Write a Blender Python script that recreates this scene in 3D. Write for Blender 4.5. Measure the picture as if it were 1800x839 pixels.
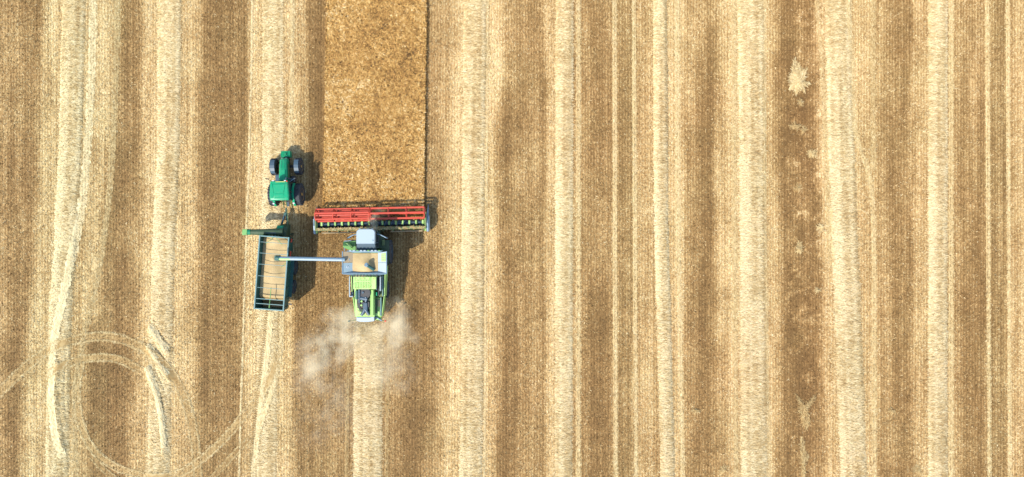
import bpy, bmesh, math, random
import numpy as np
from mathutils import Vector, Matrix

for o in list(bpy.data.objects):
    bpy.data.objects.remove(o, do_unlink=True)
scene = bpy.context.scene
col = scene.collection
random.seed(7)
rng = np.random.default_rng(11)

# ------------------------------------------------------------------ camera, sky, sun, exposure
CAM_H = 65.0
PXM = 20.0                                   # photo pixels per metre on the ground
cam_d = bpy.data.cameras.new('camera')
cam = bpy.data.objects.new('camera', cam_d)
col.objects.link(cam)
cam.location = (0, 0, CAM_H)
cam.rotation_euler = (0, 0, 0)               # straight down, picture top = +Y
cam_d.sensor_fit = 'HORIZONTAL'
cam_d.sensor_width = 36.0
cam_d.lens = 36.0 * CAM_H / 90.0
cam_d.clip_start = 0.5
cam_d.clip_end = 5000
scene.camera = cam

SHX, SHY = 0.62, 0.62                        # shadow shift per metre of height
sun_el = math.atan(1.0 / math.hypot(SHX, SHY))
sun_az = math.atan2(-SHX, -SHY)
world = bpy.data.worlds.new('World')
scene.world = world
world.use_nodes = True
wn = world.node_tree
bg = wn.nodes['Background']
sky = wn.nodes.new('ShaderNodeTexSky')
sky.sky_type = 'NISHITA'
sky.sun_disc = False
sky.sun_elevation = sun_el
sky.sun_rotation = sun_az
wn.links.new(sky.outputs[0], bg.inputs[0])
bg.inputs[1].default_value = 0.15
sun_d = bpy.data.lights.new('sun', 'SUN')
sun_d.energy = 3.0
sun_d.angle = math.radians(0.9)
sun_d.color = (1.0, 0.95, 0.86)
sun = bpy.data.objects.new('sun', sun_d)
col.objects.link(sun)
sun.rotation_euler = Vector((SHX, SHY, -1)).to_track_quat('-Z', 'Y').to_euler()
sun.location = (-40, -40, 60)
vs = scene.view_settings
vs.view_transform = 'Standard'
vs.look = 'None'
vs.exposure = 1.36
vs.gamma = 1.0
vs.use_curve_mapping = False
scene.cycles.volume_bounces = 4
scene.cycles.max_bounces = 12

# ------------------------------------------------------------------ small helpers
def wx(px, h=0.0): return (px - 900.0) / PXM * (CAM_H - h) / CAM_H
def wy(py, h=0.0): return (419.5 - py) / PXM * (CAM_H - h) / CAM_H
def wp(px, py, h=0.0): return Vector((wx(px, h), wy(py, h), h))

def tag(o, label, cat=None, group=None, kind=None):
    o['label'] = label
    if cat: o['category'] = cat
    if group: o['group'] = group
    if kind: o['kind'] = kind
    return o

def empty(name, loc, rz=0.0):
    e = bpy.data.objects.new(name, None)
    e.empty_display_size = 0.5
    col.objects.link(e)
    e.location = loc
    e.rotation_euler = (0, 0, rz)
    return e

# ------------------------------------------------------------------ materials
def nodes_of(name):
    m = bpy.data.materials.new(name)
    m.use_nodes = True
    nt = m.node_tree
    return m, nt, nt.nodes['Principled BSDF']

def N(nt, kind, **kw):
    n = nt.nodes.new(kind)
    for k, v in kw.items():
        setattr(n, k, v)
    return n

def math_node(nt, op, a, b=None, clamp=False):
    n = N(nt, 'ShaderNodeMath', operation=op, use_clamp=clamp)
    for i, v in enumerate((a, b)):
        if v is None: continue
        if isinstance(v, (int, float)): n.inputs[i].default_value = v
        else: nt.links.new(v, n.inputs[i])
    return n.outputs[0]

def ramp(nt, fac, stops):
    r = N(nt, 'ShaderNodeValToRGB')
    e = r.color_ramp.elements
    while len(e) < len(stops): e.new(0.5)
    for el, (p, c) in zip(e, stops):
        el.position = p
        el.color = (c[0], c[1], c[2], 1)
    nt.links.new(fac, r.inputs[0])
    return r.outputs[0]

def mix_rgb(nt, fac, a, b, blend='MIX'):
    n = N(nt, 'ShaderNodeMix', data_type='RGBA', blend_type=blend)
    if isinstance(fac, (int, float)): n.inputs[0].default_value = fac
    else: nt.links.new(fac, n.inputs[0])
    for i, v in ((6, a), (7, b)):
        if isinstance(v, tuple): n.inputs[i].default_value = (v[0], v[1], v[2], 1)
        else: nt.links.new(v, n.inputs[i])
    return n.outputs[2]

def noise(nt, vec, scale, detail=2.0, rough=0.5):
    n = N(nt, 'ShaderNodeTexNoise')
    n.inputs['Scale'].default_value = scale
    n.inputs['Detail'].default_value = detail
    n.inputs['Roughness'].default_value = rough
    if vec is not None: nt.links.new(vec, n.inputs['Vector'])
    return n.outputs['Fac']

STRAW_STOPS = [(0.0, (0.118, 0.067, 0.027)), (0.25, (0.184, 0.107, 0.043)), (0.5, (0.325, 0.210, 0.099)),
               (0.75, (0.490, 0.362, 0.202)), (1.0, (0.660, 0.545, 0.375))]

def field_material(name, grain):
    """Straw / stubble / soil colour from how much straw covers the place (point attribute 'tone')."""
    m, nt, b = nodes_of(name)
    at = N(nt, 'ShaderNodeAttribute'); at.attribute_name = 'tone'
    aw = N(nt, 'ShaderNodeAttribute'); aw.attribute_name = 'warm'
    tone = at.outputs['Fac']
    tc = N(nt, 'ShaderNodeTexCoord')
    if grain:
        mp = N(nt, 'ShaderNodeMapping'); mp.inputs['Scale'].default_value = (1.0, 0.45, 1.0)
        nt.links.new(tc.outputs['Object'], mp.inputs['Vector'])
        n1 = noise(nt, mp.outputs[0], 7.0, 2.0, 0.7)
        n2 = noise(nt, tc.outputs['Object'], 1.1, 3.0, 0.6)
        g = math_node(nt, 'ADD', math_node(nt, 'MULTIPLY', math_node(nt, 'SUBTRACT', n1, 0.5), 1.0),
                      math_node(nt, 'MULTIPLY', math_node(nt, 'SUBTRACT', n2, 0.5), 0.35))
        # drill rows
        sx = N(nt, 'ShaderNodeSeparateXYZ'); nt.links.new(tc.outputs['Object'], sx.inputs[0])
        rows = math_node(nt, 'SINE', math_node(nt, 'MULTIPLY', sx.outputs[0], 2 * math.pi / 0.25))
        g = math_node(nt, 'ADD', g, math_node(nt, 'MULTIPLY', rows, 0.11))
        tone = math_node(nt, 'ADD', tone, g)
    c = ramp(nt, tone, STRAW_STOPS)
    green = mix_rgb(nt, 1.0, c, (0.94, 1.0, 0.84), 'MULTIPLY')
    rust = mix_rgb(nt, 1.0, c, (1.05, 0.95, 0.78), 'MULTIPLY')
    c2 = mix_rgb(nt, aw.outputs['Fac'], green, rust)
    nt.links.new(c2, b.inputs['Base Color'])
    b.inputs['Roughness'].default_value = 0.75
    b.inputs['Specular IOR Level'].default_value = 0.15
    if not grain:                            # thin stalks let some light through
        tl = N(nt, 'ShaderNodeBsdfTranslucent'); nt.links.new(c2, tl.inputs['Color'])
        mx = N(nt, 'ShaderNodeMixShader'); mx.inputs[0].default_value = 0.12
        nt.links.new(b.outputs[0], mx.inputs[1]); nt.links.new(tl.outputs[0], mx.inputs[2])
        nt.links.new(mx.outputs[0], nt.nodes['Material Output'].inputs['Surface'])
    if grain:
        bp = N(nt, 'ShaderNodeBump'); bp.inputs['Strength'].default_value = 0.6
        bp.inputs['Distance'].default_value = 0.05
        nt.links.new(noise(nt, tc.outputs['Object'], 9.0, 3.0, 0.7), bp.inputs['Height'])
        nt.links.new(bp.outputs[0], b.inputs['Normal'])
    return m

M_GROUND = field_material('stubble_soil', True)
M_STRAW = field_material('straw', False)

def paint(name, c, rough=0.4, dust=0.25, metallic=0.0, dustc=(0.25, 0.19, 0.115), spec=0.5):
    m, nt, b = nodes_of(name)
    tc = N(nt, 'ShaderNodeTexCoord')
    n1 = noise(nt, tc.outputs['Object'], 2.3, 5.0, 0.65)
    n2 = noise(nt, tc.outputs['Object'], 14.0, 3.0, 0.6)
    f = math_node(nt, 'ADD', math_node(nt, 'MULTIPLY', n1, 0.7), math_node(nt, 'MULTIPLY', n2, 0.3))
    f = math_node(nt, 'MULTIPLY', math_node(nt, 'SUBTRACT', f, 0.38, True), dust * 3.2, True)
    cc = mix_rgb(nt, f, c, dustc)
    nt.links.new(cc, b.inputs['Base Color'])
    nt.links.new(math_node(nt, 'ADD', math_node(nt, 'MULTIPLY', f, 0.4), rough, True), b.inputs['Roughness'])
    b.inputs['Metallic'].default_value = metallic
    b.inputs['Specular IOR Level'].default_value = spec
    return m

MAT = dict(
    tgreen=paint('tractor_green_paint', (0.002, 0.215, 0.098), 0.35, 0.09, spec=0.2),
    tgreen2=paint('tractor_dark_green_paint', (0.002, 0.14, 0.068), 0.4, 0.08, spec=0.2),
    yellow=paint('wheel_yellow_paint', (0.44, 0.24, 0.055), 0.45, 0.1, spec=0.3),
    stripe=paint('yellow_stripe', (0.3825, 0.3570, 0.0850), 0.45, 0.1),
    tyre=paint('rubber', (0.0153, 0.0161, 0.0187), 0.75, 0.22, dustc=(0.12, 0.13, 0.14)),
    black=paint('black_metal', (0.0119, 0.0136, 0.0153), 0.5, 0.12),
    steel=paint('blue_grey_steel', (0.03, 0.062, 0.088), 0.38, 0.12, spec=0.4),
    lsteel=paint('pale_steel', (0.115, 0.19, 0.24), 0.35, 0.22, spec=0.4),
    glass=paint('cab_glass', (0.0170, 0.0298, 0.0382), 0.08, 0.1),
    white=paint('white_paint', (0.26, 0.315, 0.335), 0.4, 0.1, spec=0.3),
    wpanel=paint('pale_grey_panel', (0.19, 0.265, 0.29), 0.45, 0.18, spec=0.3),
    lime=paint('lime_paint', (0.31, 0.50, 0.155), 0.42, 0.09, spec=0.3),
    lime2=paint('lime_slat_paint', (0.215, 0.37, 0.10), 0.45, 0.1, spec=0.3),
    hgreen=paint('header_green_paint', (0.065, 0.115, 0.034), 0.5, 0.35, spec=0.3),
    dgreen=paint('dark_green_paint', (0.022, 0.048, 0.022), 0.5, 0.15, spec=0.3),
    red=paint('red_paint', (0.38, 0.042, 0.022), 0.42, 0.12, spec=0.3),
    red2=paint('red_lens', (0.4675, 0.0170, 0.0085), 0.3, 0.02),
    trim=paint('trailer_rail_paint', (0.10, 0.195, 0.19), 0.4, 0.3, spec=0.3),
    twall=paint('trailer_wall_paint', (0.008, 0.075, 0.058), 0.45, 0.15, spec=0.3),
    tteal=paint('trailer_teal_paint', (0.014, 0.075, 0.066), 0.5, 0.15, spec=0.3),
    tarm=paint('auger_arm_green_paint', (0.022, 0.052, 0.024), 0.55, 0.15, spec=0.25),
    spout=paint('spout_light_green', (0.1, 0.24, 0.065), 0.5, 0.12, spec=0.3),
    lamp=paint('clear_lamp', (0.5, 0.53, 0.55), 0.2, 0.02, spec=0.5),
    tan=paint('dusty_ledge', (0.27, 0.205, 0.12), 0.8, 0.3, spec=0.2),
)

def grain_material():
    m, nt, b = nodes_of('wheat_grain')
    tc = N(nt, 'ShaderNodeTexCoord')
    n1 = noise(nt, tc.outputs['Object'], 18.0, 3.0, 0.7)
    n2 = noise(nt, tc.outputs['Object'], 1.2, 2.0, 0.5)
    f = math_node(nt, 'ADD', math_node(nt, 'MULTIPLY', n1, 0.5), math_node(nt, 'MULTIPLY', n2, 0.5))
    c = ramp(nt, f, [(0.3, (0.26, 0.178, 0.070)), (0.5, (0.32, 0.228, 0.097)), (0.7, (0.375, 0.28, 0.128))])
    nt.links.new(c, b.inputs['Base Color'])
    b.inputs['Roughness'].default_value = 0.7
    bp = N(nt, 'ShaderNodeBump'); bp.inputs['Strength'].default_value = 0.4; bp.inputs['Distance'].default_value = 0.02
    nt.links.new(noise(nt, tc.outputs['Object'], 30.0, 2.0), bp.inputs['Height'])
    nt.links.new(bp.outputs[0], b.inputs['Normal'])
    return m
MAT['grain'] = grain_material()

# ------------------------------------------------------------------ mesh helper
class MB:
    def __init__(s): s.bm = bmesh.new()
    def box(s, x0, x1, y0, y1, z0, z1, bev=0.0, rot=None, seg=1):
        t = bmesh.new()
        bmesh.ops.create_cube(t, size=1.0)
        sx, sy, sz = x1 - x0, y1 - y0, z1 - z0
        bmesh.ops.scale(t, vec=(sx, sy, sz), verts=t.verts)
        if bev > 0:
            bmesh.ops.bevel(t, geom=list(t.edges), offset=min(bev, 0.45 * min(sx, sy, sz)), segments=seg, affect='EDGES', profile=0.5)
        if rot is not None: bmesh.ops.transform(t, matrix=rot, verts=t.verts)
        bmesh.ops.translate(t, vec=((x0 + x1) / 2, (y0 + y1) / 2, (z0 + z1) / 2), verts=t.verts)
        s._merge(t); return s
    def _merge(s, t):
        me = bpy.data.meshes.new('tmp'); t.to_mesh(me); t.free()
        s.bm.from_mesh(me); bpy.data.meshes.remove(me)
    def cyl(s, p0, p1, r, n=14, r1=None, caps=True):
        p0, p1 = Vector(p0), Vector(p1)
        d = p1 - p0
        t = bmesh.new()
        bmesh.ops.create_cone(t, cap_ends=caps, segments=n, radius1=r, radius2=(r if r1 is None else r1), depth=d.length)
        q = d.to_track_quat('Z', 'Y').to_matrix().to_4x4()
        bmesh.ops.transform(t, matrix=Matrix.Translation((p0 + p1) / 2) @ q, verts=t.verts)
        s._merge(t); return s
    def path(s, pts, r, n=8):
        for a, b in zip(pts[:-1], pts[1:]):
            s.cyl(a, b, r, n)
        return s
    def hull(s, pts, bev=0.0, seg=2):
        t = bmesh.new()
        vs_ = [t.verts.new(p) for p in pts]
        r = bmesh.ops.convex_hull(t, input=vs_)
        bmesh.ops.dissolve_limit(t, angle_limit=0.02, verts=t.verts, edges=t.edges)
        if bev: bmesh.ops.bevel(t, geom=list(t.edges), offset=bev, segments=seg, affect='EDGES', profile=0.5)
        s._merge(t); return s
    def prism(s, poly, z0, z1, bev=0.0):
        return s.hull([(x, y, z) for (x, y) in poly for z in (z0, z1)], bev)
    def slab(s, a, b, c, d, th=0.04):
        a, b, c, d = map(Vector, (a, b, c, d))
        n = (b - a).cross(d - a).normalized() * th
        return s.hull([a, b, c, d, a - n, b - n, c - n, d - n])
    def lathe(s, prof, axis_o, n=28):
        """profile [(x, r)] turned round an axis along X through axis_o"""
        o = Vector(axis_o); rings = []
        for (x, r) in prof:
            rings.append([s.bm.verts.new(o + Vector((x, r * math.cos(2 * math.pi * k / n), r * math.sin(2 * math.pi * k / n)))) for k in range(n)])
        for A, B in zip(rings[:-1], rings[1:]):
            for k in range(n):
                s.bm.faces.new((A[k], A[(k + 1) % n], B[(k + 1) % n], B[k]))
        for R in (rings[0], rings[-1]):
            s.bm.faces.new(R)
        return s
    def build(s, name, mat, parent=None, smooth=False, loc=None, rz=0.0):
        bmesh.ops.recalc_face_normals(s.bm, faces=s.bm.faces)
        me = bpy.data.meshes.new(name)
        s.bm.to_mesh(me); s.bm.free()
        me.materials.append(MAT[mat] if isinstance(mat, str) else mat)
        if smooth:
            me.polygons.foreach_set('use_smooth', [True] * len(me.polygons))
            try: me.set_sharp_from_angle(angle=math.radians(38))
            except Exception: pass
        o = bpy.data.objects.new(name, me)
        col.objects.link(o)
        if parent: o.parent = parent
        if loc is not None: o.location = loc
        o.rotation_euler = (0, 0, rz)
        return o

# ------------------------------------------------------------------ numpy noise and rasters of the field
def vnoise(x, y, cell, seed):
    xs, ys = x / cell, y / cell
    xi, yi = np.floor(xs).astype(np.int64), np.floor(ys).astype(np.int64)
    fx, fy = xs - xi, ys - yi
    fx = fx * fx * (3 - 2 * fx); fy = fy * fy * (3 - 2 * fy)
    def h(i, j):
        n = (i * 374761393 + j * 668265263 + seed * 1442695041) & 0xffffffff
        n = ((n ^ (n >> 13)) * 1274126177) & 0xffffffff
        n = n ^ (n >> 16)
        return (n & 0xffff) / 65535.0
    return (h(xi, yi) * (1 - fx) + h(xi + 1, yi) * fx) * (1 - fy) + (h(xi, yi + 1) * (1 - fx) + h(xi + 1, yi + 1) * fx) * fy

def fbm(x, y, cell, seed, octv=3):
    t, a, s_ = 0, 1.0, 0
    for k in range(octv):
        t = t + a * vnoise(x, y, cell / 2 ** k, seed + 17 * k); s_ += a; a *= 0.55
    return t / s_ - 0.5

XH, YH, RS = 56.0, 30.0, 0.1
gx = np.arange(-XH, XH + RS / 2, RS); gy = np.arange(-YH, YH + RS / 2, RS)
GX, GY = np.meshgrid(gx, gy)                 # rows = y
PX = GX * PXM + 900; PY = 419.5 - GY * PXM
DX = fbm(GX, GY * .6, 6.0, 3, 4) * 22 + fbm(GX, GY, 1.2, 9, 3) * 10      # ragged band borders (photo px)

def sstep(a, b, v):
    t = np.clip((v - a) / (b - a), 0, 1)
    return t * t * (3 - 2 * t)

TONE = 0.44 + 0.14 * fbm(GX, GY, 9.0, 5, 4)
WARM = 0.48 + 0.3 * fbm(GX, GY, 12.0, 8, 3) + 0.14 * (sstep(250, 1100, PX) - 0.6)

def band(path, hw, soft, tone, alpha=1.0, y0=-400, y1=1300, fade=50, wob=1.0, warm=None):
    global TONE, WARM
    ys = [p[0] for p in path]; xs = [p[1] for p in path]
    if tone < .3: tone = .085 + .7 * tone; soft = soft * 1.5
    d = np.abs(PX + DX * wob - np.interp(PY, ys, xs))
    w = (1 - sstep(hw - soft / 2, hw + soft / 2, d)) * alpha
    w = w * sstep(y0 - fade / 2, y0 + fade / 2, PY) * (1 - sstep(y1 - fade / 2, y1 + fade / 2, PY))
    TONE = TONE * (1 - w) + tone * w
    if warm is not None: WARM = WARM * (1 - w) + warm * w

S = lambda x: [(0, x), (839, x)]
# wide soft zones, left to right: bare stubble (dark) and chaff cover (pale)
band(S(20), 40, 40, 0.40, .8, warm=.35)
band([(0, 62), (400, 55), (839, 20)], 20, 24, 0.26, .8)
band([(0, 148), (300, 138), (839, 110)], 74, 26, 0.60, 1, wob=.5, warm=.15)
band([(0, 240), (200, 232), (330, 212), (480, 205), (560, 195)], 24, 22, 0.20, .9, y1=585, wob=.7)
band([(560, 190), (839, 192)], 42, 22, 0.17, .95, y0=570, wob=.5)
band([(0, 308), (400, 305), (839, 285)], 56, 26, 0.62, 1, wob=.5, warm=.42)
band([(0, 384), (400, 370), (839, 385)], 24, 26, 0.15, .95, wob=.7)
band([(0, 420), (839, 398)], 22, 30, 0.30, .8)
band([(0, 482), (839, 470)], 44, 10, 0.66, 1, wob=.25)
band(S(533), 12, 12, 0.52, .9, y1=330, wob=.4)
band(S(560), 17, 14, 0.16, .95, y1=420, wob=.4)
band(S(566), 48, 26, 0.20, .9, y0=400, y1=640)
band(S(566), 46, 26, 0.28, .9, y0=640)
band(S(648), 95, 30, 0.30, .8, y0=330)
band([(0, 775), (839, 775)], 24, 20, 0.48, .9)
band(S(735), 20, 30, 0.15, .9, y0=440, wob=1.2)
band([(0, 842), (839, 826)], 46, 24, 0.66, 1, wob=.6)
band([(100, 905), (250, 892), (839, 893)], 18, 18, 0.16, .9, y0=150, wob=.7)
band(S(932), 24, 26, 0.36, .7)
band(S(968), 9, 8, 0.62, .9, wob=.15)
band(S(1050), 27, 10, 0.36, .9, wob=.3)
band(S(1052), 24, 26, 0.14, .9, y0=500, fade=120)
band(S(1100), 14, 6, 0.36, .9, wob=.1, warm=.3)
band(S(1136), 14, 10, 0.55, .9, wob=.2)
band([(0, 1185), (839, 1195)], 22, 14, 0.64, .9, wob=.3)
band(S(1218), 14, 16, 0.46, .8)
band([(0, 1255), (200, 1250), (420, 1235), (600, 1238), (839, 1235)], 19, 26, 0.20, .85, y0=40)
band(S(1270), 12, 14, 0.56, .8, y1=600)
band([(0, 1320), (839, 1322)], 42, 18, 0.64, 1, wob=.3)
band(S(1362), 14, 16, 0.62, .8)
band([(0, 1390), (839, 1400)], 24, 22, 0.15, .95, warm=.6, wob=.8)
band([(0, 1425), (839, 1432)], 22, 18, 0.29, .9, warm=.75, wob=.8)
band([(0, 1485), (839, 1500)], 48, 18, 0.64, 1, wob=.5)
band([(0, 1545), (839, 1545)], 16, 14, 0.50, .8)
band(S(1582), 24, 24, 0.26, .85)
band(S(1617), 14, 16, 0.58, .8)
band(S(1695), 16, 16, 0.44, .8)
band(S(1715), 20, 26, 0.17, .9, y0=330, fade=260)
band(S(1753), 15, 6, 0.33, .9, wob=.1, warm=.3)
band(S(1800), 24, 10, 0.58, .8, wob=.3)
# blotches with shapes of their own
BL = fbm(GX, GY, 2.6, 31, 4)
TONE += 0.22 * BL + 0.10 * fbm(GX, GY * 0.35, 0.9, 77, 2)
TONE += (-0.16 * sstep(-.05, 0.25, fbm(GX, GY * .6, 1.6, 41, 4)) + 0.30 * sstep(0.06, .3, fbm(GX, GY, 0.55, 43, 4))) * (1 - sstep(24, 40, np.abs(PX + DX * .5 - 1414)))
WARM = np.clip(WARM + 0.35 * fbm(GX, GY, 1.8, 51, 3), 0, 1)
TONE += 0.20 * (vnoise(GX, GY * 0.04, 0.25, 23) - .5) + 0.10 * (vnoise(GX, GY * 0.015, 0.55, 29) - .5)   # drill rows differ
TONE = np.clip(TONE, 0.02, 0.95)

def catmull(pts, step=0.12):
    P = [Vector((wx(x), wy(y), 0)) for x, y in pts]
    P = [P[0] * 2 - P[1]] + P + [P[-1] * 2 - P[-2]]
    out = []
    for i in range(1, len(P) - 2):
        a, b, c, d = P[i - 1:i + 3]
        n = max(2, int((c - b).length / step))
        for k in range(n):
            t = k / n
            out.append(0.5 * ((2 * b) + (c - a) * t + (2 * a - 5 * b + 4 * c - d) * t * t + (3 * b - a - 3 * c + d) * t ** 3))
    out.append(P[-2])
    return np.array([(p.x, p.y) for p in out])

WINDROWS = [  # centre path (y, x) in photo px, half width m, height m, y from, y to, label
    ([(-200, 140), (0, 131), (250, 124), (450, 113), (600, 104), (839, 100), (1000, 98)], 1.0, 0.34, None, None, 'pale straw windrow, the leftmost, bending where a wheel track runs along it'),
    ([(-200, 301), (0, 299), (250, 296), (450, 287), (600, 283), (839, 278), (1000, 276)], 1.0, 0.32, None, None, 'pale straw windrow cut by slanting wheel ruts, second from the left'),
    ([(-200, 482), (0, 480), (260, 480), (450, 474), (600, 470), (839, 468), (1000, 466)], 0.95, 0.16, None, None, 'flattened straw windrow under the green tractor and its trailer'),
    ([(560, 648), (839, 646), (1000, 645)], 1.25, 0.32, 572, None, 'fresh straw windrow laid behind the combine harvester, half veiled by dust'),
    ([(-200, 836), (0, 835), (839, 828), (1000, 826)], 1.0, 0.33, None, None, 'broad straw windrow, first one to the right of the combine harvester'),
    ([(-200, 992), (0, 992), (839, 990), (1000, 990)], 0.78, 0.30, None, None, 'narrow sharp-edged straw windrow left of the inner pair of tramlines'),
    ([(-200, 1159), (0, 1160), (400, 1162), (839, 1174), (1000, 1178)], 0.62, 0.36, None, None, 'narrowest and brightest straw windrow, just right of the inner tramlines'),
    ([(-200, 1319), (0, 1320), (839, 1326), (1000, 1328)], 1.15, 0.30, None, None, 'wide straw windrow left of the rusty brown weedy strip'),
    ([(-200, 1470), (0, 1472), (250, 1478), (500, 1488), (839, 1500), (1000, 1504)], 1.15, 0.30, None, None, 'wide leaning straw windrow right of the rusty brown weedy strip'),
    ([(-200, 1648), (0, 1648), (839, 1648), (1000, 1648)], 0.85, 0.30, None, None, 'rightmost straw windrow, left of the outer pair of tramlines'),
]
HF = np.zeros_like(GX)
rag = fbm(GX, GY, 0.7, 61, 3)
rag2 = fbm(GX, GY * 0.6, 2.2, 63, 3)
for (path, hw, hh, y0, y1, lab) in WINDROWS:
    ys = [p[0] for p in path]; xs = [(p[1] - 900) / PXM for p in path]
    u = np.abs(GX - np.interp(PY, ys, xs)) / (hw * (1 + 0.20 * rag + 0.16 * rag2))
    prof = np.clip(1 - u ** 2.6, 0, 1) ** 0.7 * 0.52 * hh * (1 + 0.5 * rag2 + 0.3 * rag)
    if y0 is not None: prof = prof * sstep(y0 - 30, y0 + 60, PY)
    HF = np.maximum(HF, prof)

def stamp(pts, w, amount, mode):
    """ridge: pushed-up straw; groove: pressed straw, along a wheel path"""
    global HF
    P = catmull(pts)
    for (x, y) in P[::2]:
        i0, i1 = int((x - 3 * w + XH) / RS), int((x + 3 * w + XH) / RS) + 1
        j0, j1 = int((y - 3 * w + YH) / RS), int((y + 3 * w + YH) / RS) + 1
        if i1 < 1 or j1 < 1 or i0 > HF.shape[1] - 2 or j0 > HF.shape[0] - 2: continue
        i0, j0 = max(i0, 0), max(j0, 0)
        sub = np.s_[j0:j1, i0:i1]
        d2 = (GX[sub] - x) ** 2 + (GY[sub] - y) ** 2
        g = np.exp(-d2 / (w * w))
        if mode == 'ridge': HF[sub] = np.maximum(HF[sub], g * amount)
        else: HF[sub] = np.minimum(HF[sub], np.maximum(0.0, 0.5 - 0.5 * g / 1.0) * 1.6 * 0.5 + amount)

# tracks: pts, width m, straw tone, label
TRACKS = [
    ([(1078, -120), (1080, 0), (1081, 400), (1082.5, 839), (1083, 960)], 0.38, 0.78, 'pale pressed tramline, left one of the inner pair'),
    ([(1113, -120), (1114, 0), (1116, 400), (1118, 839), (1118, 960)], 0.36, 0.78, 'pale pressed tramline, right one of the inner pair'),
    ([(1734, -120), (1735, 0), (1737, 400), (1739, 839), (1739, 960)], 0.38, 0.78, 'pale pressed tramline, left one of the outer pair'),
    ([(1770, -120), (1771, 0), (1773, 400), (1775, 839), (1775, 960)], 0.36, 0.80, 'pale pressed tramline, right one of the outer pair'),
    ([(446, -120), (444, 0), (440, 200), (433, 420), (426, 640), (420, 839), (417, 960)], 0.17, 0.90, 'thin pale wheel line running just left of tractor and trailer'),
    ([(166, -120), (164, 0), (160, 150), (152, 280), (142, 380), (128, 450), (112, 530), (99, 590), (93, 650), (94, 720), (102, 770), (113, 803)], 0.68, 0.98, 'bright wheel track curving along the leftmost windrow'),
    ([(208, -120), (206, 0), (203, 150), (197, 280), (188, 380), (176, 460), (162, 530), (146, 600), (133, 680), (130, 760), (134, 839), (136, 960)], 0.5, 0.66, 'faint wheel track right of the leftmost windrow'),
    ([(-40, 735), (0, 690), (30, 660), (65, 630), (105, 606), (150, 594), (190, 592), (230, 602), (268, 622), (300, 655), (324, 700), (340, 760), (348, 839), (350, 960)], 0.75, 0.70, 'outer curved wheel track sweeping in from the left edge and down past the second windrow'),
    ([(80, 662), (110, 643), (140, 633), (180, 628), (215, 634), (245, 650)], 0.65, 0.70, 'inner curved wheel track above the bare patch'),
    ([(142, 640), (135, 690), (143, 748), (165, 792), (195, 816), (230, 831), (275, 838), (320, 830), (360, 803), (400, 765), (430, 728), (460, 690), (482, 650), (492, 610)], 0.62, 0.74, 'ring-shaped wheel track curving along the bottom edge'),
    ([(160, 800), (190, 832), (225, 850), (300, 862), (360, 850), (410, 800), (440, 770)], 0.45, 0.62, 'outer ring wheel track cut off by the bottom edge'),
    ([(477, 548), (470, 620), (460, 700), (450, 780), (445, 839), (440, 960)], 0.5, 0.92, 'bright wheel track left behind the trailer'),
    ([(496, 548), (493, 610), (484, 670), (464, 730), (450, 775)], 0.42, 0.86, 'bright wheel track bending off the trailer path'),
    ([(516, -120), (515, 0), (513, 120), (510, 270)], 0.34, 0.80, 'pale wheel track ahead of the tractor, beside the dark strip'),
    ([(1433, -120), (1436, 0), (1442, 80), (1448, 200), (1456, 350), (1462, 470)], 0.38, 0.70, 'pale wheel track along the right border of the weedy strip'),
    ([(1488, -120), (1490, 0), (1497, 100), (1502, 220), (1512, 265), (1528, 310), (1535, 400), (1537, 600), (1537, 839), (1537, 960)], 0.42, 0.76, 'pale wheel track bending off the leaning windrow'),
    ([(1534, -120), (1534, 0), (1534, 150), (1534, 300)], 0.5, 0.64, 'short faint wheel track right of the leaning windrow'),
    ([(1017, -120), (1017, 0), (1017, 839), (1017, 960)], 0.42, 0.76, 'pale wheel track hugging the narrow sharp-edged windrow'),
    ([(1672, -120), (1672, 0), (1672, 839), (1672, 960)], 0.44, 0.76, 'pale wheel track hugging the rightmost windrow'),
    ([(858, -120), (857, 0), (855, 400), (851, 839), (850, 960)], 0.2, 0.82, 'thin wheel line on the right side of the broad windrow'),
    ([(1189, -120), (1190, 0), (1192, 400), (1200, 839), (1202, 960)], 0.42, 0.80, 'pale wheel track right of the brightest windrow'),
    ([(1290, -120), (1290, 0), (1291, 400), (1294, 839), (1295, 960)], 0.42, 0.70, 'pale wheel track left of the wide windrow'),
    ([(1344, -120), (1344, 0), (1345, 400), (1352, 839), (1353, 960)], 0.26, 0.74, 'thin pale wheel track right of the wide windrow'),
    ([(266, 572), (279, 592), (296, 614)], 0.5, 1.0, 'upper short bright wheel rut slanting across the second windrow'),
    ([(262, 606), (279, 632), (297, 658)], 0.5, 1.0, 'middle short bright wheel rut slanting across the second windrow'),
    ([(261, 644), (275, 682), (285, 728), (290, 785)], 0.5, 1.0, 'lower long bright wheel rut slanting along the second windrow'),
    ([(613, 590), (611, 700), (609, 839), (608, 960)], 0.3, 0.56, 'wheel track left of the fresh windrow behind the combine'),
    ([(682, 590), (681, 700), (679, 839), (678, 960)], 0.3, 0.56, 'wheel track right of the fresh windrow behind the combine'),
]
for pts in ([(266, 578), (280, 600), (297, 622)], [(264, 612), (281, 638), (298, 664)], [(262, 650), (276, 690), (286, 735), (290, 800)],
            [(104, 640), (101, 700), (108, 760), (112, 790)]):
    stamp(pts, 0.36, 0.30, 'ridge')
for pts in ([(280, 582), (296, 602), (310, 622)], [(277, 612), (294, 636), (310, 662)], [(275, 650), (292, 692), (300, 735), (303, 800)],
            [(118, 620), (115, 700), (124, 770)]):
    stamp(pts, 0.24, 0.02, 'groove')

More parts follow.
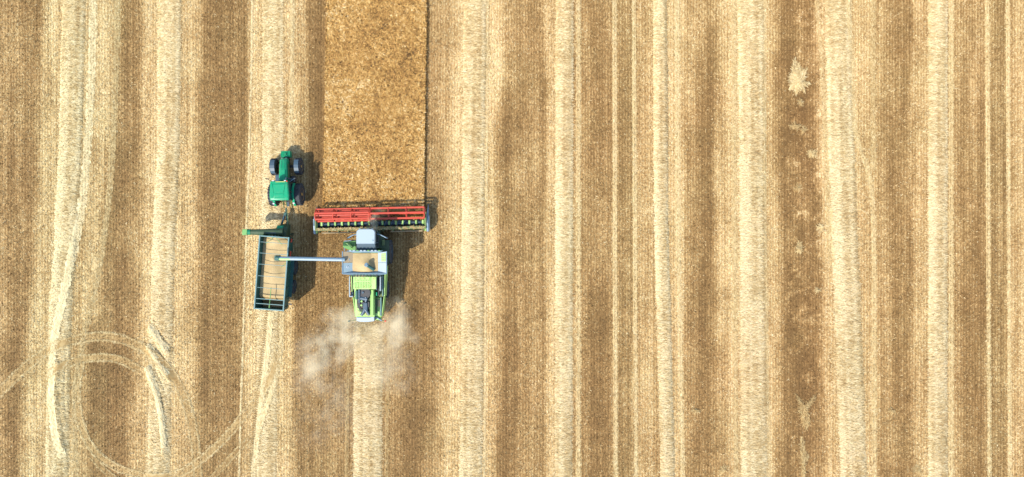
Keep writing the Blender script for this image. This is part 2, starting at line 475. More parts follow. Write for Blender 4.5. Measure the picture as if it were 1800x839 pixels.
def samp(A, x, y):
    fx = np.clip((x + XH) / RS, 0, A.shape[1] - 1.001); fy = np.clip((y + YH) / RS, 0, A.shape[0] - 1.001)
    i = fx.astype(int); j = fy.astype(int); u = fx - i; v = fy - j
    return (A[j, i] * (1 - u) + A[j, i + 1] * u) * (1 - v) + (A[j + 1, i] * (1 - u) + A[j + 1, i + 1] * u) * v

def np_mesh(name, V, F, mat, attrs, parent=None, smooth=False):
    """V (n,3), F (m,k) -> one mesh object"""
    me = bpy.data.meshes.new(name)
    m, k = F.shape
    me.vertices.add(len(V)); me.loops.add(m * k); me.polygons.add(m)
    me.vertices.foreach_set('co', np.ascontiguousarray(V, dtype=np.float32).ravel())
    me.loops.foreach_set('vertex_index', np.ascontiguousarray(F, dtype=np.int32).ravel())
    me.polygons.foreach_set('loop_start', np.arange(0, m * k, k, dtype=np.int32))
    if smooth: me.polygons.foreach_set('use_smooth', np.ones(m, dtype=bool))
    for an, av in attrs.items():
        a = me.attributes.new(an, 'FLOAT', 'POINT')
        a.data.foreach_set('value', np.ascontiguousarray(av, dtype=np.float32))
    me.update(calc_edges=True)
    me.materials.append(mat)
    o = bpy.data.objects.new(name, me)
    col.objects.link(o)
    if parent: o.parent = parent
    return o

def ribbons(x, y, z, ang, ln, wd, pitch, roll):
    """flat straws: centre, heading, length, width, tilt -> verts, faces"""
    n = len(x)
    d = np.stack([np.cos(ang) * np.cos(pitch), np.sin(ang) * np.cos(pitch), np.sin(pitch)], 1)
    p = np.stack([-np.sin(ang) * np.cos(roll), np.cos(ang) * np.cos(roll), np.sin(roll)], 1)
    c = np.stack([x, y, z], 1)
    hl = (ln / 2)[:, None]; hw = (wd / 2)[:, None]
    V = np.stack([c - d * hl - p * hw, c + d * hl - p * hw, c + d * hl + p * hw, c - d * hl + p * hw], 1).reshape(-1, 3)
    F = np.arange(n * 4).reshape(n, 4)
    return V, F

# ------------------------------------------------------------------ ground sheet
def axis(inner, step, outer):
    a = list(np.arange(-inner, inner + step / 2, step))
    e, s_ = inner, step
    ext = []
    while e < outer:
        s_ *= 1.6; e += s_; ext.append(e)
    return np.array([-v for v in ext[::-1]] + a + ext)
ax_, ay_ = axis(52, 0.25, 1500), axis(27, 0.25, 1500)
AX, AY = np.meshgrid(ax_, ay_)
nx, ny = len(ax_), len(ay_)
idx = np.arange(nx * ny).reshape(ny, nx)
F = np.stack([idx[:-1, :-1], idx[:-1, 1:], idx[1:, 1:], idx[1:, :-1]], -1).reshape(-1, 4)
inside = (np.abs(AX) < XH - 1) & (np.abs(AY) < YH - 1)
t = np.where(inside, samp(TONE, AX, AY), 0.45)
w = np.where(inside, samp(WARM, AX, AY), 0.5)
V = np.stack([AX, AY, np.zeros_like(AX)], -1).reshape(-1, 3)
g = np_mesh('field_ground', V, F, M_GROUND, {'tone': (t - 0.04).ravel(), 'warm': w.ravel()})
tag(g, 'brown and straw coloured harvested field', kind='structure')

# ------------------------------------------------------------------ standing crop outline (photo px at ear height)
CROP_H = 0.38
CL = lambda py: wx(np.interp(py, [-200, 0, 150, 365], [578, 576, 573, 569]), CROP_H)
CR = lambda py: wx(np.interp(py, [-200, 0, 150, 365], [748, 747, 745, 742]), CROP_H)
CY0 = wy(374, CROP_H); CY1 = 30.0

def in_crop(x, y, m=0.0):
    py = 419.5 - y * PXM * CAM_H / (CAM_H - CROP_H)
    return (y > CY0 - m) & (x > CL(py) - m) & (x < CR(py) + m)

# ------------------------------------------------------------------ windrows: heaped body + loose straws on it
def windrow(path, hw, hh, y0, y1, lab):
    ys = np.array([p[0] for p in path]); xs = np.array([(p[1] - 900) / PXM for p in path])
    Y0 = -27.0 if y1 is None else wy(y1); Y1 = 27.0 if y0 is None else wy(y0 - 10)
    yy = np.arange(Y0, Y1, 0.16); m = 15
    uu = np.linspace(-1.25, 1.25, m)
    cx = np.interp(419.5 - yy * PXM, ys, xs)
    X = cx[:, None] + uu[None, :] * hw; Y = np.repeat(yy[:, None], m, 1)
    Y = Y + rng.uniform(-.05, .05, Y.shape); X[:, 1:-1] += rng.uniform(-.03, .03, X[:, 1:-1].shape)
    hf = samp(HF, X, Y)
    Z = hf * (0.9 + 0.25 * rng.uniform(-1, 1, X.shape)) - 0.03 + 0.02 * rng.uniform(0, 1, X.shape)
    Z[hf < 0.02] = -0.03
    Z[:, 0] = Z[:, -1] = -0.03
    nb, V = X.size, np.stack([X, Y, Z], -1).reshape(-1, 3)
    ii = np.arange(nb).reshape(X.shape)
    F = np.stack([ii[:-1, :-1], ii[:-1, 1:], ii[1:, 1:], ii[1:, :-1]], -1).reshape(-1, 4)
    tb = 0.74 + 0.2 * fbm(X, Y, 0.35, 71, 2) + 0.2 * fbm(X, Y, 3.0, 73, 2)
    # loose straws
    n = int((Y1 - Y0) * hw * 2.3 * 290)
    y = rng.uniform(Y0, Y1, n); u = rng.uniform(-1, 1, n) + rng.normal(0, .08, n)
    x = np.interp(419.5 - y * PXM, ys, xs) + u * hw * 1.05
    h = samp(HF, x, y)
    keep = (h > 0.03) | (rng.uniform(0, 1, n) < 0.4)
    x, y, h, u = x[keep], y[keep], h[keep], u[keep]; n = len(x)
    ang = rng.normal(0.10, 0.38, n)
    e = 0.06
    slx = np.clip((samp(HF, x + e, y) - samp(HF, x - e, y)) / (2 * e), -0.8, 0.8)
    Vr, Fr = ribbons(x, y, h + rng.uniform(.0, .06, n), ang, rng.uniform(.10, .30, n), rng.uniform(.018, .034, n),
                     np.arctan(slx) * np.cos(ang) + rng.normal(0, .16, n), rng.normal(0, .5, n))
    tr = 0.86 + rng.normal(0, .12, n) + 0.34 * (vnoise(x * .5, y * 1.5, .16, 5) - .5) + 0.42 * (vnoise(u * hw, y * .02, .24, 45) - .5) + 0.3 * fbm(x, y, 2.0, 75, 3) + 0.10 * (u < -0.15)  # last term paints the left side lighter, as the sunlit flank
    V = np.concatenate([V, Vr]); F = np.concatenate([F, Fr + nb])
    tone = np.concatenate([tb.ravel(), np.repeat(tr, 4)])
    warm = np.clip(samp(WARM, V[:, 0], V[:, 1]) * 0.8 + 0.04, 0, 1)
    o = np_mesh('straw_windrow', V, F, M_STRAW, {'tone': np.clip(tone, .1, 1), 'warm': warm})
    tag(o, lab, 'windrow', 'straw windrows across the field')
for wdef in WINDROWS:
    windrow(*wdef)

# ------------------------------------------------------------------ wheel tracks: pressed strips a little above the stubble
for (pts, wid, tn, lab) in TRACKS:
    P = catmull(pts, 0.2)
    ok = (np.abs(P[:, 0]) < 53) & (np.abs(P[:, 1]) < 27); P = P[ok]
    T = np.gradient(P, axis=0); T /= np.maximum(1e-6, np.linalg.norm(T, axis=1))[:, None]
    Nn = np.stack([-T[:, 1], T[:, 0]], 1)
    us = np.linspace(-1, 1, 5)
    jag = 1 + (0.12 if 'tramline' in lab else 0.30) * rng.uniform(-1, 1, (len(P), 5))
    X = P[:, 0][:, None] + Nn[:, 0][:, None] * us * jag * wid / 2
    Y = P[:, 1][:, None] + Nn[:, 1][:, None] * us * jag * wid / 2
    hft = samp(HF, X, Y); Z = hft + 0.02 + 0.05 * sstep(.02, .08, hft) + 0.008 * rng.uniform(0, 1, X.shape); Z[:, 0] -= .012; Z[:, -1] -= .012
    nb = X.size; V = np.stack([X, Y, Z], -1).reshape(-1, 3)
    ii = np.arange(nb).reshape(X.shape)
    F = np.stack([ii[:-1, :-1], ii[:-1, 1:], ii[1:, 1:], ii[1:, :-1]], -1).reshape(-1, 4)
    tb = tn - 0.06 + 0.22 * rng.uniform(-1, 1, X.shape) * 0.5
    twin = 'ring' in lab or 'curved' in lab or 'bending right' in lab
    if twin: tb[:, 1:4] -= 0.16
    L = len(P) * 0.2
    n = int(L * wid * 170)
    k = rng.integers(0, len(P) - 1, n); fr = rng.uniform(0, 1, n); u = rng.normal(0, .5, n)
    if twin: u = np.where(u < 0, -.8, .8) + u * .35
    c = P[k] * (1 - fr)[:, None] + P[k + 1] * fr[:, None]
    x = c[:, 0] + Nn[k, 0] * u * wid / 2; y = c[:, 1] + Nn[k, 1] * u * wid / 2
    ang = np.arctan2(T[k, 1], T[k, 0]) + rng.normal(0, .6, n)
    Vr, Fr = ribbons(x, y, samp(HF, x, y) + .05 * sstep(.02, .08, samp(HF, x, y)) + rng.uniform(.025, .05, n), ang, rng.uniform(.1, .3, n), rng.uniform(.015, .03, n), rng.normal(0, .08, n), rng.normal(0, .25, n))
    tr = tn + rng.normal(0, .12, n) + 0.3 * (vnoise(x, y, .14, 6) - .5)
    if 'left behind the trailer' in lab:     # tread marks of the tyres
        q = np.arange(0, len(P) - 1); q = np.concatenate([q, q]); sd = np.repeat([.9, 1.5], len(P) - 1)
        xm = P[q, 0] + Nn[q, 0] * -sd * wid * .6; ym = P[q, 1] + Nn[q, 1] * -sd * wid * .6
        Vm, Fm = ribbons(xm, ym, samp(HF, xm, ym) + .085, np.arctan2(T[q, 1], T[q, 0]) + 1.57 + .5 * (sd > 1), np.full(len(q), .16), np.full(len(q), .07), np.zeros(len(q)), np.zeros(len(q)))
        Fr = np.concatenate([Fr, Fm + len(Vr)]); Vr = np.concatenate([Vr, Vm]); tr = np.concatenate([tr, np.full(len(q), .38)])
    V = np.concatenate([V, Vr]); F = np.concatenate([F, Fr + nb])
    warm = np.clip(samp(WARM, V[:, 0], V[:, 1]) * .7, 0, 1)
    o = np_mesh('wheel_track', V, F, M_STRAW, {'tone': np.clip(np.concatenate([tb.ravel(), np.repeat(tr, 4)]), .1, 1), 'warm': warm})
    tag(o, lab, kind='structure')

# ------------------------------------------------------------------ stubble and loose straw (nobody could count them)
def stubble():
    rows = np.arange(-48.5, 48.5, 0.25)
    per = 1100
    n = len(rows) * per
    x = np.repeat(rows, per) + rng.normal(0, .028, n)
    y = rng.uniform(-24.5, 24.5, n)
    h = samp(HF, x, y)
    k = (h < 0.04) & ~in_crop(x, y, 0.02)
    x, y = x[k], y[k]; n = len(x)
    t = samp(TONE, x, y)
    ang = rng.uniform(0, 2 * np.pi, n)
    pitch = rng.uniform(.5, 1.35, n); ln = rng.uniform(.10, .2, n)
    V, F = ribbons(x, y, ln / 2 * np.sin(pitch), ang, ln, rng.uniform(.016, .03, n), pitch, rng.normal(0, .4, n))
    tr = t + 0.10 + rng.normal(0, .14, n) + 0.68 * (vnoise(x, y, .15, 12) - .5)
    w_ = np.repeat(samp(WARM, x, y), 4)
    o = np_mesh('stubble', V, F, M_STRAW, {'tone': np.clip(np.repeat(tr, 4), .02, 1), 'warm': w_})
    tag(o, 'short cut stubble standing in drill rows over the whole field', 'stubble', kind='stuff')
    # loose straw and chaff: more where the cover is pale
    n = 330000
    x = rng.uniform(-48.5, 48.5, n); y = rng.uniform(-24.5, 24.5, n)
    t = samp(TONE, x, y)
    k = (samp(HF, x, y) < 0.08) & ~in_crop(x, y, 0.02) & (rng.uniform(0, 1, n) < 0.10 + 1.1 * np.clip(t - .1, 0, 1))
    x, y, t = x[k], y[k], t[k]; n = len(x)
    V, F = ribbons(x, y, rng.uniform(.015, .07, n), rng.uniform(0, np.pi, n), rng.uniform(.06, .18, n), rng.uniform(.022, .042, n), rng.normal(0, .2, n), rng.normal(0, .4, n))
    tr = t + 0.11 + rng.normal(0, .18, n) + 0.35 * (rng.uniform(0, 1, n) < .08)
    o = np_mesh('loose_straw', V, F, M_STRAW, {'tone': np.clip(np.repeat(tr, 4), .02, 1), 'warm': np.repeat(samp(WARM, x, y), 4)})
    tag(o, 'loose straw and chaff scattered between the windrows', 'straw', kind='stuff')
stubble()

# ------------------------------------------------------------------ standing crop
def crop_material():
    m, nt, b = nodes_of('ripe_crop')
    at = N(nt, 'ShaderNodeAttribute'); at.attribute_name = 'tone'
    c = ramp(nt, at.outputs['Fac'], [(0.0, (0.065, 0.036, 0.014)), (0.3, (0.26, 0.134, 0.036)), (0.55, (0.43, 0.240, 0.064)),
                                     (0.8, (0.53, 0.335, 0.112)), (1.0, (0.66, 0.50, 0.26))])
    nt.links.new(c, b.inputs['Base Color'])
    b.inputs['Roughness'].default_value = 0.7
    b.inputs['Specular IOR Level'].default_value = 0.25
    return m
M_CROP = crop_material()

def standing_crop():
    ys = np.arange(CY0, 26.5, 0.2)
    m = 46
    py = 419.5 - ys * PXM * CAM_H / (CAM_H - CROP_H)
    L, R = CL(py) + rng.normal(0, .05, len(ys)), CR(py) + rng.normal(0, .06, len(ys))
    uu = np.linspace(0, 1, m)
    X = L[:, None] + (R - L)[:, None] * uu; Y = np.repeat(ys[:, None], m, 1) + rng.uniform(-.05, .05, (len(ys), m))
    Z = CROP_H - 0.16 + 0.10 * fbm(X, Y, 1.5, 81, 3) + rng.uniform(-.05, .03, X.shape)
    # side skirts down to the soil
    Vt = np.stack([X, Y, Z], -1)
    ring = [(j, 0) for j in range(len(ys))] + [(len(ys) - 1, i) for i in range(1, m)] + [(j, m - 1) for j in range(len(ys) - 2, -1, -1)] + [(0, i) for i in range(m - 2, 0, -1)]
    nb = X.size
    ii = np.arange(nb).reshape(X.shape)
    F = [np.stack([ii[:-1, :-1], ii[:-1, 1:], ii[1:, 1:], ii[1:, :-1]], -1).reshape(-1, 4)]
    rv = np.array([Vt[a, b_] for a, b_ in ring]); rv[:, 2] = -0.02
    ri = np.array([ii[a, b_] for a, b_ in ring]); rb = nb + np.arange(len(ring))
    F.append(np.stack([ri, np.roll(ri, -1), np.roll(rb, -1), rb], 1))
    tb = 0.45 + 0.3 * fbm(X, Y, 2.0, 83, 3)
    V = [Vt.reshape(-1, 3), rv]; T = [tb.ravel(), np.full(len(ring), .5)]
    nv = nb + len(ring)
    # ears: two crossed blades each
    n = 105000
    y = rng.uniform(CY0 - .1, 26.4, n); p = 419.5 - y * PXM * CAM_H / (CAM_H - CROP_H)
    u = rng.uniform(0, 1, n); l, r = CL(p), CR(p)
    x = l - .08 + (r - l + .22) * u + 0.10 * fbm(x=np.zeros(n), y=y, cell=.5, seed=91, octv=2) * (u < .02)
    big = fbm(x, y, 3.2, 85, 4); mid = fbm(x, y, 0.7, 87, 3)
    patch = 0.49 + 0.42 * big + 0.34 * mid - 0.18 * sstep(0.25, .6, u) * (1 - sstep(.85, 1, u)) * 0.6
    ang = rng.normal(0.6, 1.1, n); pit = rng.normal(-.2, .5, n)
    z = CROP_H - 0.10 + 0.10 * big + rng.uniform(-.06, .09, n)
    ln = rng.uniform(.09, .2, n); wd = rng.uniform(.025, .045, n)
    tn = patch + rng.normal(0, .13, n) + 0.5 * (vnoise(x, y, .16, 15) - .5) - 0.65 * (vnoise(x, y, .12, 19) > .90) + .14
    for rl in (rng.normal(0, .3, n),):
        Vr, Fr = ribbons(x, y, z, ang, ln, wd, pit, rl)
        V.append(Vr); F.append(Fr + nv); nv += len(Vr); T.append(np.repeat(tn, 4))
    # stalks along the cut edges
    n = 16000
    side = rng.integers(0, 5, n)
    y = rng.uniform(CY0, 26.4, n); p = 419.5 - y * PXM * CAM_H / (CAM_H - CROP_H)
    x = np.where(side < 2, CL(p) - rng.exponential(.05, n), CR(p) + rng.exponential(.09, n))
    fr = side == 4
    x = np.where(fr, CL(p) + (CR(p) - CL(p)) * rng.uniform(0, 1, n), x); y = np.where(fr, CY0 - rng.exponential(.06, n), y)
    ln = rng.uniform(.6, .98, n) * CROP_H
    Vr, Fr = ribbons(x, y, ln / 2 - .01, rng.uniform(0, 6.3, n), ln, rng.uniform(.015, .03, n), rng.normal(1.5, .14, n), rng.normal(0, .3, n))
    V.append(Vr); F.append(Fr + nv); T.append(np.repeat(0.55 + rng.normal(0, .15, n), 4))
    o = np_mesh('standing_crop', np.concatenate(V), np.concatenate(F), M_CROP, {'tone': np.clip(np.concatenate(T), 0, 1)})
    tag(o, 'strip of ripe golden brown crop still standing ahead of the combine', 'crop', kind='stuff')
standing_crop()

# ------------------------------------------------------------------ torn straw mats and tufts
def straw_mat(poly, h, dens, tone, lab, cat, group=None):
    P = np.array([(wx(a), wy(b)) for a, b in poly])
    c = P.mean(0)
    x0, y0 = P.min(0); x1, y1 = P.max(0)
    n = int((x1 - x0) * (y1 - y0) * dens) + 30
    x = rng.uniform(x0, x1, n); y = rng.uniform(y0, y1, n)
    ins = np.zeros(n, bool)
    for (ax, ay), (bx, by) in zip(P, np.roll(P, -1, 0)):
        cr = (ay > y) != (by > y)
        ins ^= cr & (x < (bx - ax) * (y - ay) / (by - ay + 1e-9) + ax)
    x, y = x[ins], y[ins]; n = len(x)
    ext = max(x1 - x0, y1 - y0) / 2
    rad = np.hypot(x - c[0], y - c[1]) / ext
    z = h * np.clip(1 - rad, .12, 1) + rng.uniform(0, .05, n)
    ang = np.arctan2(y - c[1], x - c[0]) + rng.normal(0, .5, n)
    Vr, Fr = ribbons(x, y, z, ang, rng.uniform(.25, .6, n), rng.uniform(.02, .04, n), rng.normal(-.15, .15, n), rng.normal(0, .35, n))
    # body: fan of the outline
    P = c + (P - c) * .8; inner = c + (P - c) * .55
    V = np.concatenate([np.column_stack([P, np.full(len(P), -.02)]), np.column_stack([inner, np.full(len(P), h * .6)]), [[c[0], c[1], h * .85]]])
    k = len(P); i = np.arange(k); j = (i + 1) % k
    F = np.concatenate([np.stack([i, j, k + j, k + i], 1), np.stack([k + i, k + j, np.full(k, 2 * k), np.full(k, 2 * k)], 1)])
    F = np.concatenate([F[:k], np.stack([k + i[::2], k + j[::2], k + (j[::2] + 1) % k, np.full(len(i[::2]), 2 * k)], 1)]) if k % 2 == 0 else F[:k]
    t = np.concatenate([np.full(len(V), tone - .08), np.repeat(tone + rng.normal(0, .1, n), 4)])
    nb = len(V)
    V = np.concatenate([V, Vr]); F = np.concatenate([F, Fr + nb])
    o = np_mesh('straw_mat' if cat == 'straw mat' else 'straw_tuft', V, F, M_STRAW, {'tone': np.clip(t, .1, 1), 'warm': np.full(len(V), .35)})
    tag(o, lab, cat, group)

straw_mat([(1395, 100), (1402, 112), (1410, 124), (1420, 119), (1414, 134), (1411, 143), (1425, 147), (1412, 152), (1417, 163), (1405, 157), (1400, 167), (1394, 158),
           (1386, 156), (1391, 146), (1385, 141), (1391, 128)], 0.14, 260, 0.76, 'torn pale straw mat lying flat in the rusty brown strip', 'straw mat')
def tuft(px, py, r, tone, lab, sy=1.0):
    k = 10
    a = np.sort(rng.uniform(0, 2 * np.pi, k))
    rr = r * rng.uniform(.45, 1.25, k)
    straw_mat([(px + q * math.cos(b), py - q * math.sin(b) * sy) for q, b in zip(rr, a)], 0.12, 190, tone, lab, 'straw tuft', 'pale straw tufts')
tuft(1407, 181, 7, .6, 'small straw tuft just below the torn straw mat')
tuft(1397, 222, 9, .56, 'ragged straw tuft in the rusty strip, second below the torn mat', .7)
tuft(1412, 231, 7, .58, 'straw tuft on the right side of the rusty strip beside another')
tuft(1428, 270, 8, .66, 'straw tuft at the right border of the rusty strip near the leaning windrow')
tuft(1441, 402, 8, .74, 'bright straw tuft touching the leaning windrow at mid height')
tuft(1402, 330, 8, .52, 'dull straw tuft midway down the rusty strip')
tuft(1406, 438, 9, .66, 'forked straw tuft halfway down the rusty strip', 1.3)
tuft(1437, 511, 5, .66, 'small pale straw tuft low in the rusty strip')
tuft(1222, 724, 8, .62, 'star-shaped straw tuft right of the brightest windrow', .8)
tuft(1569, 723, 8, .62, 'star-shaped straw tuft left of the rightmost windrow', .8)
tuft(1270, 825, 9, .62, 'slanting straw tuft by the bottom edge left of the wide windrow', 1.2)
tuft(1613, 826, 8, .62, 'slanting straw tuft by the bottom edge left of the rightmost windrow', 1.2)
straw_mat([(1398, 692), (1406, 700), (1412, 712), (1422, 706), (1435, 690), (1430, 706), (1420, 720), (1424, 740), (1416, 760), (1410, 745), (1405, 725), (1403, 706)], 0.12, 150, 0.56, 'forked pale straw mat at the lower end of the rusty strip', 'straw mat')
straw_mat([(1407, 770), (1412, 772), (1414, 790), (1422, 808), (1414, 806), (1415, 839), (1414, 870), (1409, 870), (1408, 820), (1406, 790)], 0.12, 170, 0.60, 'thin pale straw mat strung along the bottom of the rusty strip', 'straw mat')

# ------------------------------------------------------------------ wheels
def wheel(parent, x, y, R, w, rim_mat, side, lugs=20):
    b = MB()
    h = w / 2
    prof = [(-h * .86, R * .56), (-h, R * .70), (-h * .98, R * .86), (-h * .72, R * .955), (0, R * .97), (h * .72, R * .955), (h * .98, R * .86), (h, R * .70), (h * .86, R * .56)]
    b.lathe(prof, (x, y, R), 32)
    for k in range(lugs):
        for s in (-1, 1):
            a = 2 * math.pi * (k + (0.25 * s)) / lugs
            m = Matrix.Rotation(a, 4, 'X') @ Matrix.Translation((s * h * .48, 0, R * .96)) @ Matrix.Rotation(s * 0.6, 4, 'Z')
            t = bmesh.new(); bmesh.ops.create_cube(t, size=1.0)
            bmesh.ops.scale(t, vec=(h * .98, R * .07, R * .09), verts=t.verts)
            bmesh.ops.transform(t, matrix=Matrix.Translation((x, y, R)) @ m, verts=t.verts)
            b._merge(t)
    wo = b.build('wheel', 'tyre', parent, True)
    r = MB()
    r.lathe([(-h * .80, R * .54), (-h * .90, R * .575), (-h * .70, R * .53), (-h * .50, R * .44), (-h * .50, R * .2), (h * .50, R * .2), (h * .50, R * .44), (h * .70, R * .53), (h * .90, R * .575), (h * .80, R * .54)], (x, y, R), 28)
    r.lathe([(side * h * .4, R * .16), (side * h * .85, R * .16), (side * h * .95, R * .10)], (x, y, R), 14)
    r.build('rim', rim_mat, wo, True)
    return wo

# ------------------------------------------------------------------ tractor
def tractor():
    T = empty('tractor', (-19.53, 3.80, 0), math.radians(1.2))
    tag(T, 'green farm tractor with yellow wheel rims pulling the grain trailer', 'tractor')
    for s in (-1, 1):
        wheel(T, s * 1.06, 0.0, 0.95, 0.66, 'yellow', s, 22)
        wheel(T, s * 1.05, 2.45, 0.73, 0.54, 'yellow', s, 20)
    # chassis
    b = MB()
    b.box(-.28, .28, -.6, 3.2, .55, 1.0, .04).box(-.8, .8, -.16, .16, .80, 1.10, .05).box(-.85, .85, 2.33, 2.57, .60, .84, .04)
    b.build('chassis', 'black', T)
    # bonnet: tapered forward, rounded
    b = MB()
    b.hull([(-.40, 1.0, 1.1), (.40, 1.0, 1.1), (-.36, 1.0, 1.92), (.36, 1.0, 1.92), (-.24, 1.0, 2.02), (.24, 1.0, 2.02),
            (-.33, 2.9, 1.0), (.33, 2.9, 1.0), (-.31, 2.95, 1.62), (.31, 2.95, 1.62), (-.22, 2.9, 1.74), (.22, 2.9, 1.74), (-.26, 3.10, 1.1), (.26, 3.10, 1.1), (-.22, 3.10, 1.5), (.22, 3.10, 1.5)], .03)
    hood = b.build('bonnet', 'tgreen', T, True)
    for s in (-1, 1):
        MB().hull([(s * .07, 2.2, 1.835), (s * .2, 2.2, 1.82), (s * .19, 2.85, 1.735), (s * .07, 2.85, 1.75), (s * .07, 2.2, 1.875), (s * .2, 2.2, 1.855), (s * .19, 2.85, 1.765), (s * .07, 2.85, 1.78)]).build('bonnet_vent', 'tgreen2', hood)
        MB().box(s * .375 - .02, s * .375 + .02, 1.2, 2.6, 1.25, 1.6, .01).build('side_grille', 'hgreen', hood)
        MB().box(s * .16 - .08, s * .16 + .08, 3.07, 3.13, 1.30, 1.46, .02).build('headlight', 'lamp', hood)
    MB().box(-.2, .2, 1.15, 2.1, 1.94, 1.985, .01, Matrix.Rotation(-.13, 4, 'X')).build('bonnet_panel', 'tgreen', hood)
    # front weights
    b = MB(); b.box(-.16, .16, 3.05, 3.3, .55, .8)
    b.build('front_linkage', 'black', T)
    b = MB()
    for k in range(8):
        x = -.40 + k * .1
        b.box(x + .006, x + .094, 3.22, 3.78, .45, 1.05 + (.06 if 1 < k < 6 else 0), .03)
    fw = b.build('front_weight', 'tgreen', T)
    MB().box(-.05, .12, 3.4, 3.6, 1.1, 1.2, .02).build('weight_lock', 'tgreen2', fw)
    # cab
    b = MB()
    b.hull([(-.62, 1.0, 1.1), (.62, 1.0, 1.1), (-.72, -.55, 1.2), (.72, -.55, 1.2), (-.70, .88, 2.82), (.70, .88, 2.82), (-.74, -.5, 2.82), (.74, -.5, 2.82)], .03)
    cab = b.build('cab_glass', 'glass', T)
    for s in (-1, 1):
        MB().path([(s * .65, 1.0, 1.1), (s * .74, .88, 2.82)], .045).build('cab_pillar', 'black', cab)
        MB().path([(s * .76, .15, 1.15), (s * .78, .12, 2.82)], .04).build('cab_pillar', 'black', cab)
        MB().path([(s * .75, -.55, 1.2), (s * .78, -.5, 2.82)], .05).build('cab_pillar', 'black', cab)
    b = MB()
    b.hull([(-.76, 1.04, 2.84), (.76, 1.04, 2.84), (-.84, -.2, 2.84), (.84, -.2, 2.84), (-.80, -.61, 2.84), (.80, -.61, 2.84),
            (-.72, 1.0, 2.99), (.72, 1.0, 2.99), (-.80, -.2, 3.02), (.80, -.2, 3.02), (-.74, -.57, 2.97), (.74, -.57, 2.97)], .035)
    roof = b.build('cab_roof', 'tgreen', T, True)
    MB().prism([(-.52, .75), (.52, .75), (.38, .05), (-.38, .05)], 3.0, 3.035, .01).build('roof_panel', 'tgreen', roof)
    MB().prism([(-.34, -.02), (.34, -.02), (.36, -.22), (-.36, -.22)], 3.0, 3.032, .008).build('roof_hatch', 'tgreen', roof)
    MB().prism([(-.36, -.27), (.36, -.27), (.42, -.46), (-.42, -.46)], 2.98, 3.015, .008).build('roof_vent', 'tgreen', roof)
    for s in (-1, 1):
        MB().prism([(s * .56, .8), (s * .68, .8), (s * .72, -.4), (s * .5, -.4), (s * .44, 0)], 3.0, 3.028, .008).build('roof_rib', 'tgreen', roof)
    MB().box(-.28, .52, .93, .985, 2.985, 3.01, .008).build('roof_stripe', 'stripe', roof)
    MB().cyl((.70, .98, 2.98), (.70, .98, 3.16), .055, 10).build('beacon', 'red2', roof)
    for s in (-1, 1):
        MB().box(s * .5 - .09, s * .5 + .09, 1.03, 1.09, 2.86, 2.96, .015).build('work_light', 'lamp', roof)
        b = MB(); p = [(s * .72, 1.0, 2.3), (s * 1.0, 1.18, 2.4), (s * 1.18, 1.28, 2.4)]
        b.path(p, .022, 6)
        arm = b.build('mirror_arm', 'lsteel' if s > 0 else 'black', T)
        MB().box(s * 1.22 - .10, s * 1.22 + .10, 1.25, 1.31, 2.1, 2.5, .02).build('mirror', 'black', arm)
    # exhaust
    b = MB(); b.cyl((.60, 1.28, 1.1), (.60, 1.28, 2.2), .085, 12).cyl((.60, 1.28, 2.2), (.60, 1.28, 2.95), .05, 12).cyl((.60, 1.28, 2.93), (.60, 1.18, 3.0), .05, 10)
    b.build('exhaust_stack', 'steel', T, True)
    # fenders
    for s in (-1, 1):
        b = MB()
        for k in range(9):
            a0, a1 = math.radians(28 + k * 15), math.radians(28 + (k + 1) * 15)
            x0, x1 = s * .74, s * .93
            R0, R1 = 1.02, 1.06
            b.hull([(x, R * math.cos(a), .95 + R * math.sin(a)) for x in (x0, x1) for R in (R0, R1) for a in (a0, a1)])
        fe = b.build('fender', 'tgreen', T)
        MB().box(s * .86 - .08, s * .86 + .08, -.86, -.74, 1.70, 1.82, .02).build('tail_light', 'lamp', fe)
        # front mudguards
        b = MB()
        for k in range(5):
            a0, a1 = math.radians(50 + k * 18), math.radians(50 + (k + 1) * 18)
            b.hull([(x, 2.45 + R * math.cos(a), .73 + R * math.sin(a)) for x in (s * .84, s * 1.22) for R in (.79, .815) for a in (a0, a1)])
        b.build('mudguard', 'steel', T)
    # tanks, steps, rear linkage
    b = MB(); b.box(-.86, -.42, 1.0, 1.75, .6, 1.25, .08); b.build('fuel_tank', 'steel', T)
    b = MB(); b.box(.42, .82, 1.0, 1.6, .6, 1.2, .08); b.build('battery_box', 'black', T)
    for k in range(3): MB().box(-1.0, -.7, .95, 1.25, .45 + k * .28, .49 + k * .28).build('step', 'black', T)
    b = MB()
    for s in (-1, 1):
        b.path([(s * .3, -.4, .8), (s * .36, -1.15, .62)], .04); b.path([(s * .3, -.35, 1.25), (s * .36, -.9, .68)], .03)
    b.path([(0, -.5, 1.15), (0, -1.0, .95)], .04)
    b.build('rear_linkage', 'hgreen', T)
    b = MB(); b.box(-.12, .12, -1.0, -.4, .48, .60, .02); b.build('tow_hitch', 'steel', T)
tractor()

